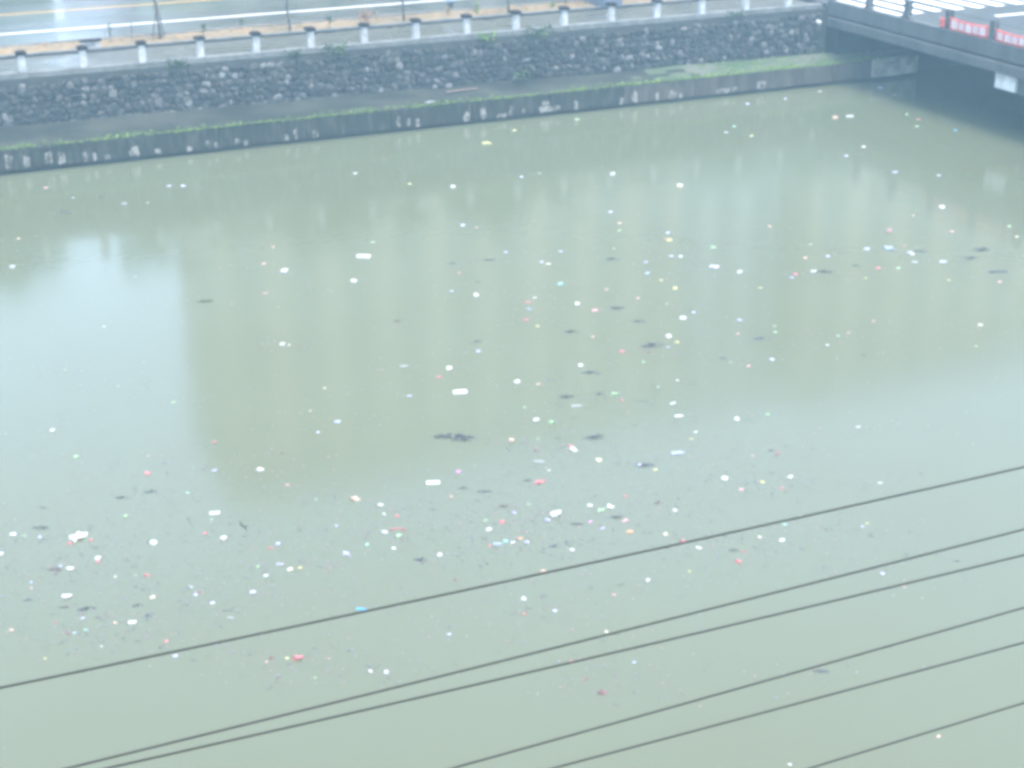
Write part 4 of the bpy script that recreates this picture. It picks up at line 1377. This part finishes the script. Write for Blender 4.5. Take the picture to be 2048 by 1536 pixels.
# ------------------------------------------------------------------ litter on the water
PAL = dict(white=(0.46, 0.47, 0.465), cream=(0.50, 0.46, 0.32), pink=(0.44, 0.21, 0.22), red=(0.40, 0.10, 0.11), darkred=(0.16, 0.075, 0.075), lavender=(0.33, 0.33, 0.50), green=(0.24, 0.40, 0.20), yellow=(0.42, 0.39, 0.13), teal=(0.19, 0.40, 0.35), blue=(0.24, 0.31, 0.46), azure=(0.07, 0.28, 0.52), peach=(0.46, 0.29, 0.20), orange=(0.48, 0.24, 0.10), magenta=(0.42, 0.16, 0.36), grey=(0.22, 0.235, 0.24), olive=(0.07, 0.075, 0.025), dark=(0.03, 0.035, 0.028))
WPAL = dict(dark=(0.052, 0.06, 0.06), teal=(0.058, 0.078, 0.072), blue=(0.066, 0.08, 0.095), grey=(0.07, 0.08, 0.08), olive=(0.04, 0.045, 0.016), darkred=(0.085, 0.06, 0.058))
MATS = {}


def mute(c, k=0.25):
    m = 0.9 * (c[0] + c[1] + c[2]) / 3
    return tuple(q * (1 - k) + m * k for q in c)


PAL = {n: (c if n in ('white', 'azure') else mute(c)) for n, c in PAL.items()}


def litter_mat(k, c):
    key = ('w' if k == 'w' else 'p') + c
    if key not in MATS:
        base = WPAL[c] if k == 'w' else PAL[c]
        if k == 'w':
            MATS[key] = mat('weed_' + c, base, 0.8, island=[(0.0, tuple(q * 0.6 for q in base)), (0.7, base), (1.0, tuple(min(1, q * 1.8) for q in base))])
        else:
            MATS[key] = mat('litter_' + c, base, 0.45, var=tuple(q * 0.75 for q in base), scale=9, cov=(0.5, 0.75))
    return MATS[key]


def foam_mesh(r):
    """A broken lump of foam: a box with its corners knocked off."""
    import bmesh
    bm = bmesh.new()
    bmesh.ops.create_cube(bm, size=1.0)
    for v in bm.verts:
        v.co = Vector((v.co.x * r.uniform(0.6, 1.2), v.co.y * r.uniform(0.5, 1.1), v.co.z * r.uniform(0.35, 0.8)))
    bmesh.ops.bevel(bm, geom=bm.edges[:] + bm.verts[:], offset=0.07, segments=1, affect='EDGES')
    return bm


def bag_mesh(r, flat=0.5):
    """A crumpled bag: a creased, dented ball with a twisted neck."""
    import bmesh
    bm = bmesh.new()
    bmesh.ops.create_icosphere(bm, subdivisions=2, radius=0.5)
    sd = r.uniform(0, 90)
    for v in bm.verts:
        d = v.co.normalized()
        k = 0.78 + 0.85 * noise.noise(d * 1.9 + Vector((sd, 0, 0))) + 0.45 * noise.noise(d * 4.5 + Vector((0, sd, 0)))
        v.co = Vector((d.x * k * 0.55, d.y * k * 0.45, d.z * k * flat * 0.5))
    top = max(bm.verts, key=lambda v: v.co.x)
    top.co += Vector((0.12, 0.02, 0.06))
    return bm


def scrap_mesh(r):
    """A buckled piece of plastic sheet with a torn outline and thickness."""
    import bmesh
    bm = bmesh.new()
    n = 9
    lo, hi = [], []
    ph = r.uniform(0, 6)
    for k in range(n):
        a = 2 * math.pi * k / n
        q = r.uniform(0.7, 1.05)
        x, y = 0.5 * q * math.cos(a), 0.36 * q * math.sin(a)
        z = 0.10 * math.sin(3 * a + ph) + 0.05
        lo.append(bm.verts.new((x, y, z - 0.05)))
        hi.append(bm.verts.new((x * 0.95, y * 0.95, z + 0.05)))
    c0 = bm.verts.new((0, 0, 0.0))
    c1 = bm.verts.new((r.uniform(-0.1, 0.1), r.uniform(-0.1, 0.1), r.uniform(0.16, 0.30)))
    for k in range(n):
        k2 = (k + 1) % n
        bm.faces.new((lo[k], lo[k2], hi[k2], hi[k]))
        bm.faces.new((hi[k], hi[k2], c1))
        bm.faces.new((lo[k2], lo[k], c0))
    return bm


def board_mesh(r):
    import bmesh
    bm = bmesh.new()
    bmesh.ops.create_cube(bm, size=1.0)
    for v in bm.verts:
        v.co = Vector((v.co.x, v.co.y * 0.42 * r.uniform(0.9, 1.1), v.co.z * 0.26 + 0.02))
    bmesh.ops.bevel(bm, geom=bm.edges[:], offset=0.03, segments=1, affect='EDGES')
    return bm


def bottle_profile():
    b = MB()
    prof = [(-0.5, 0.02), (-0.49, 0.12), (-0.2, 0.13), (-0.18, 0.12), (-0.1, 0.12), (-0.08, 0.13), (0.2, 0.13), (0.34, 0.06), (0.42, 0.05), (0.43, 0.065), (0.5, 0.065)]
    b.tube([(x, 0, 0.03) for x, _ in prof], [q for _, q in prof], 10)
    return b


def weed_builder(r, n):
    """A raft of small leaves and a few stems, flat on the water."""
    b = MB()
    for _ in range(n):
        u, a = r.random() ** 0.75 * 1.15, r.uniform(0, 6.28)
        x, y = 0.5 * u * math.cos(a), 0.34 * u * math.sin(a) * (1 - 0.3 * abs(math.cos(a)))
        z = 0.01 + r.uniform(0, 0.07) * (1 - u)
        t = r.uniform(0, 6.28)
        s = r.uniform(0.05, 0.10)
        d = Vector((math.cos(t), math.sin(t), r.uniform(-0.1, 0.5))) * s
        q = Vector((-math.sin(t), math.cos(t), r.uniform(-0.2, 0.2))) * s * 0.5
        p = Vector((x, y, z))
        b.quad([p - d, p - q, p + d, p + q])
    for _ in range(5):
        a = r.uniform(-0.5, 0.5)
        x0 = r.uniform(-0.5, 0.1)
        b.tube([(x0, r.uniform(-0.15, 0.15), 0.01), (x0 + 0.4, a * 0.4, 0.03)], [0.012, 0.007], 4)
    return b


def stick_builder(r, fork=True):
    b = MB()
    b.tube([(-0.5, 0.03, 0.02), (-0.2, -0.02, 0.035), (0.1, 0.02, 0.03), (0.5, -0.03, 0.01)], [0.04, 0.036, 0.03, 0.016], 7)
    if fork:
        b.tube([(0.0, 0.0, 0.03), (0.12, 0.12, 0.06), (0.2, 0.2, 0.08)], [0.02, 0.014, 0.008], 5)
        b.tube([(-0.3, 0.0, 0.03), (-0.36, -0.1, 0.05)], [0.018, 0.008], 5)
    return b


def strap_builder():
    b = MB()
    pts = [(0.5 * math.cos(t), 0.5 * math.sin(t) - 0.25, 0.03 + 0.03 * math.sin(3 * t)) for t in [0.35 + 2.4 * k / 10 for k in range(11)]]
    b.tube(pts, 0.045, 6)
    return b


VAR = {}


def litter_data(k, c, idx):
    kinds = dict(f=6, b=6, s=7, w=5, r=3, t=1, k=1, p=1)
    i = idx % kinds[k]
    key = (k, c, i)
    if key in VAR:
        return VAR[key]
    r = random.Random(1000 * ord(k) + i)
    nm = NAMES[k]
    m = litter_mat(k, c)
    if k in 'fbsr':
        bm = dict(f=foam_mesh, b=bag_mesh, s=scrap_mesh, r=board_mesh)[k](r)
        me = bpy.data.meshes.new(nm)
        bm.to_mesh(me)
        bm.free()
        me.materials.append(m)
    elif k == 'w':
        me = weed_builder(r, 46).mesh(nm, m)
    elif k == 't':
        me = bottle_profile().mesh(nm, m)
    elif k == 'k':
        me = stick_builder(r).mesh(nm, m)
    else:
        me = strap_builder().mesh(nm, m)
    me.update()
    VAR[key] = me
    return me


NAMES = dict(f='foam_chunk', b='plastic_bag', t='plastic_bottle', s='plastic_scrap', w='weed_clump', k='driftwood_stick', r='foam_board', p='plastic_strap')
GROUPS = dict(f='foam chunks floating on the river', b='plastic bags floating on the river', t='bottles floating on the river', s='plastic scraps floating on the river', w='weed clumps floating on the river', r='foam boards floating on the river')
rd = random.Random(4)
HOT = []
for n, line in enumerate(LITTER.strip().splitlines()):
    k, x, y, L, c, lab = line.split('|')
    x, y, L = float(x), float(y), float(L)
    yaw = R(-23) + rd.uniform(-0.7, 0.7)
    z = 0.0
    if k == 'f':
        L *= 0.72
        sx, sy, sz, z = L, L * rd.uniform(0.7, 1.0), L * rd.uniform(0.75, 1.0), 0.10 * L
    elif k == 'b':
        L *= 0.8
        sx, sy, sz, z = L * 1.05, L * rd.uniform(0.8, 1.1), L * rd.uniform(0.8, 1.2), 0.05 * L
    elif k == 's':
        L *= 0.78
        sx, sy, sz = L, L * rd.uniform(0.6, 1.0), L * rd.uniform(0.6, 1.1)
    elif k == 'w':
        sx, sy, sz = L, L * rd.uniform(0.7, 1.0), min(L, 1.0) * rd.uniform(0.8, 1.1)
        yaw = R(-23) + rd.uniform(-0.25, 0.25)
    else:
        sx = sy = sz = L
        yaw = R(-23) + (R(-60) if k == 'k' else rd.uniform(-0.2, 0.2))
    o = link(NAMES[k], litter_data(k, c, n * 7 + int(x * 10)), None, (x, y, z), (rd.uniform(-0.12, 0.12), rd.uniform(-0.12, 0.12), yaw) if k in 'fbs' else (0, 0, yaw), (sx, sy, sz))
    tag(o, lab, NAMES[k].replace('_', ' '), GROUPS.get(k))
    if k != 'r':
        HOT.append((x, y))

# fine scum between the larger pieces
SC = [mat('scum_' + n, c, 0.6) for n, c in (('pale', (0.17, 0.17, 0.165)), ('lavender', (0.14, 0.135, 0.185)), ('pink', (0.21, 0.14, 0.145)), ('teal', (0.10, 0.15, 0.13)), ('grey', (0.13, 0.135, 0.14)), ('weed', (0.088, 0.094, 0.088)), ('dark', (0.075, 0.08, 0.085)))]
b = MB()
DX, DY = math.cos(R(23)), -math.sin(R(23))          # the drifts lie along the slow current
for _ in range(7500):
    if rd.random() < 0.9:
        hx, hy = rd.choice(HOT)
        if hy > 57 and rd.random() < 0.75:
            continue
        u, w = rd.gauss(0, 0.9), rd.gauss(0, 0.3)
        x, y = hx + u * DX - w * DY, hy + u * DY + w * DX
    else:
        x, y = rd.uniform(-2, 44), rd.uniform(24, 64)
    if y > 64.9 or y < 20:
        continue
    b.cur = rd.choice((0, 1, 1, 1, 2, 2, 2, 3, 4, 5, 6))
    s = rd.uniform(0.010, 0.026) * (1.5 if b.cur >= 5 else 1.0)
    a = rd.uniform(0, 6.28)
    st = rd.uniform(1.0, 2.6)
    d = Vector((math.cos(a), math.sin(a), 0)) * s * st
    q = Vector((-math.sin(a), math.cos(a), 0)) * s * 0.7
    p = Vector((x, y, rd.uniform(0.004, 0.012)))
    b.quad([p - d, p - q, p + d + Vector((0, 0, 0.01)), p + q])
tag(b.build('floating_scum', SC), 'fine specks of scum and plant crumbs drifting between the litter', 'scum', kind='stuff')

# bag snagged in the corner of wall and bridge, rag on the ledge
me = litter_data('b', 'white', 2)
o = link('plastic_bag', me, None, (45.3, 66.6, 2.9), (0.3, 0.2, 0.4), (0.42, 0.4, 0.5))
tag(o, 'pale plastic bag snagged on the wall beside the bridge corner', 'plastic bag')
o = link('plastic_bag', litter_data('b', 'grey', 3), None, (23.9, 65.5, 1.13), (0, 0, 0.2), (0.5, 0.3, 0.3))
tag(o, 'greyish bag lying in the grass on the ledge lip', 'plastic bag')

# ------------------------------------------------------------------ damp air
hz = MB().box(-255, 255, -255, 255, -1.9, 48).mesh('haze', [])
hm = bpy.data.materials.new('damp_air')
hm.use_nodes = True
ht = hm.node_tree
for nd in list(ht.nodes):
    if nd.type == 'BSDF_PRINCIPLED':
        ht.nodes.remove(nd)
pv = ht.nodes.new('ShaderNodeVolumePrincipled')
pv.inputs['Color'].default_value = lin(0.5, 0.82, 1.0)
pv.inputs['Density'].default_value = 0.0016
pv.inputs['Anisotropy'].default_value = 0.0
ht.links.new(pv.outputs[0], ht.nodes['Material Output'].inputs['Volume'])
hz.materials.clear()
hz.materials.append(hm)
tag(link('haze', hz), 'thin bluish haze over the river', 'haze', kind='stuff')
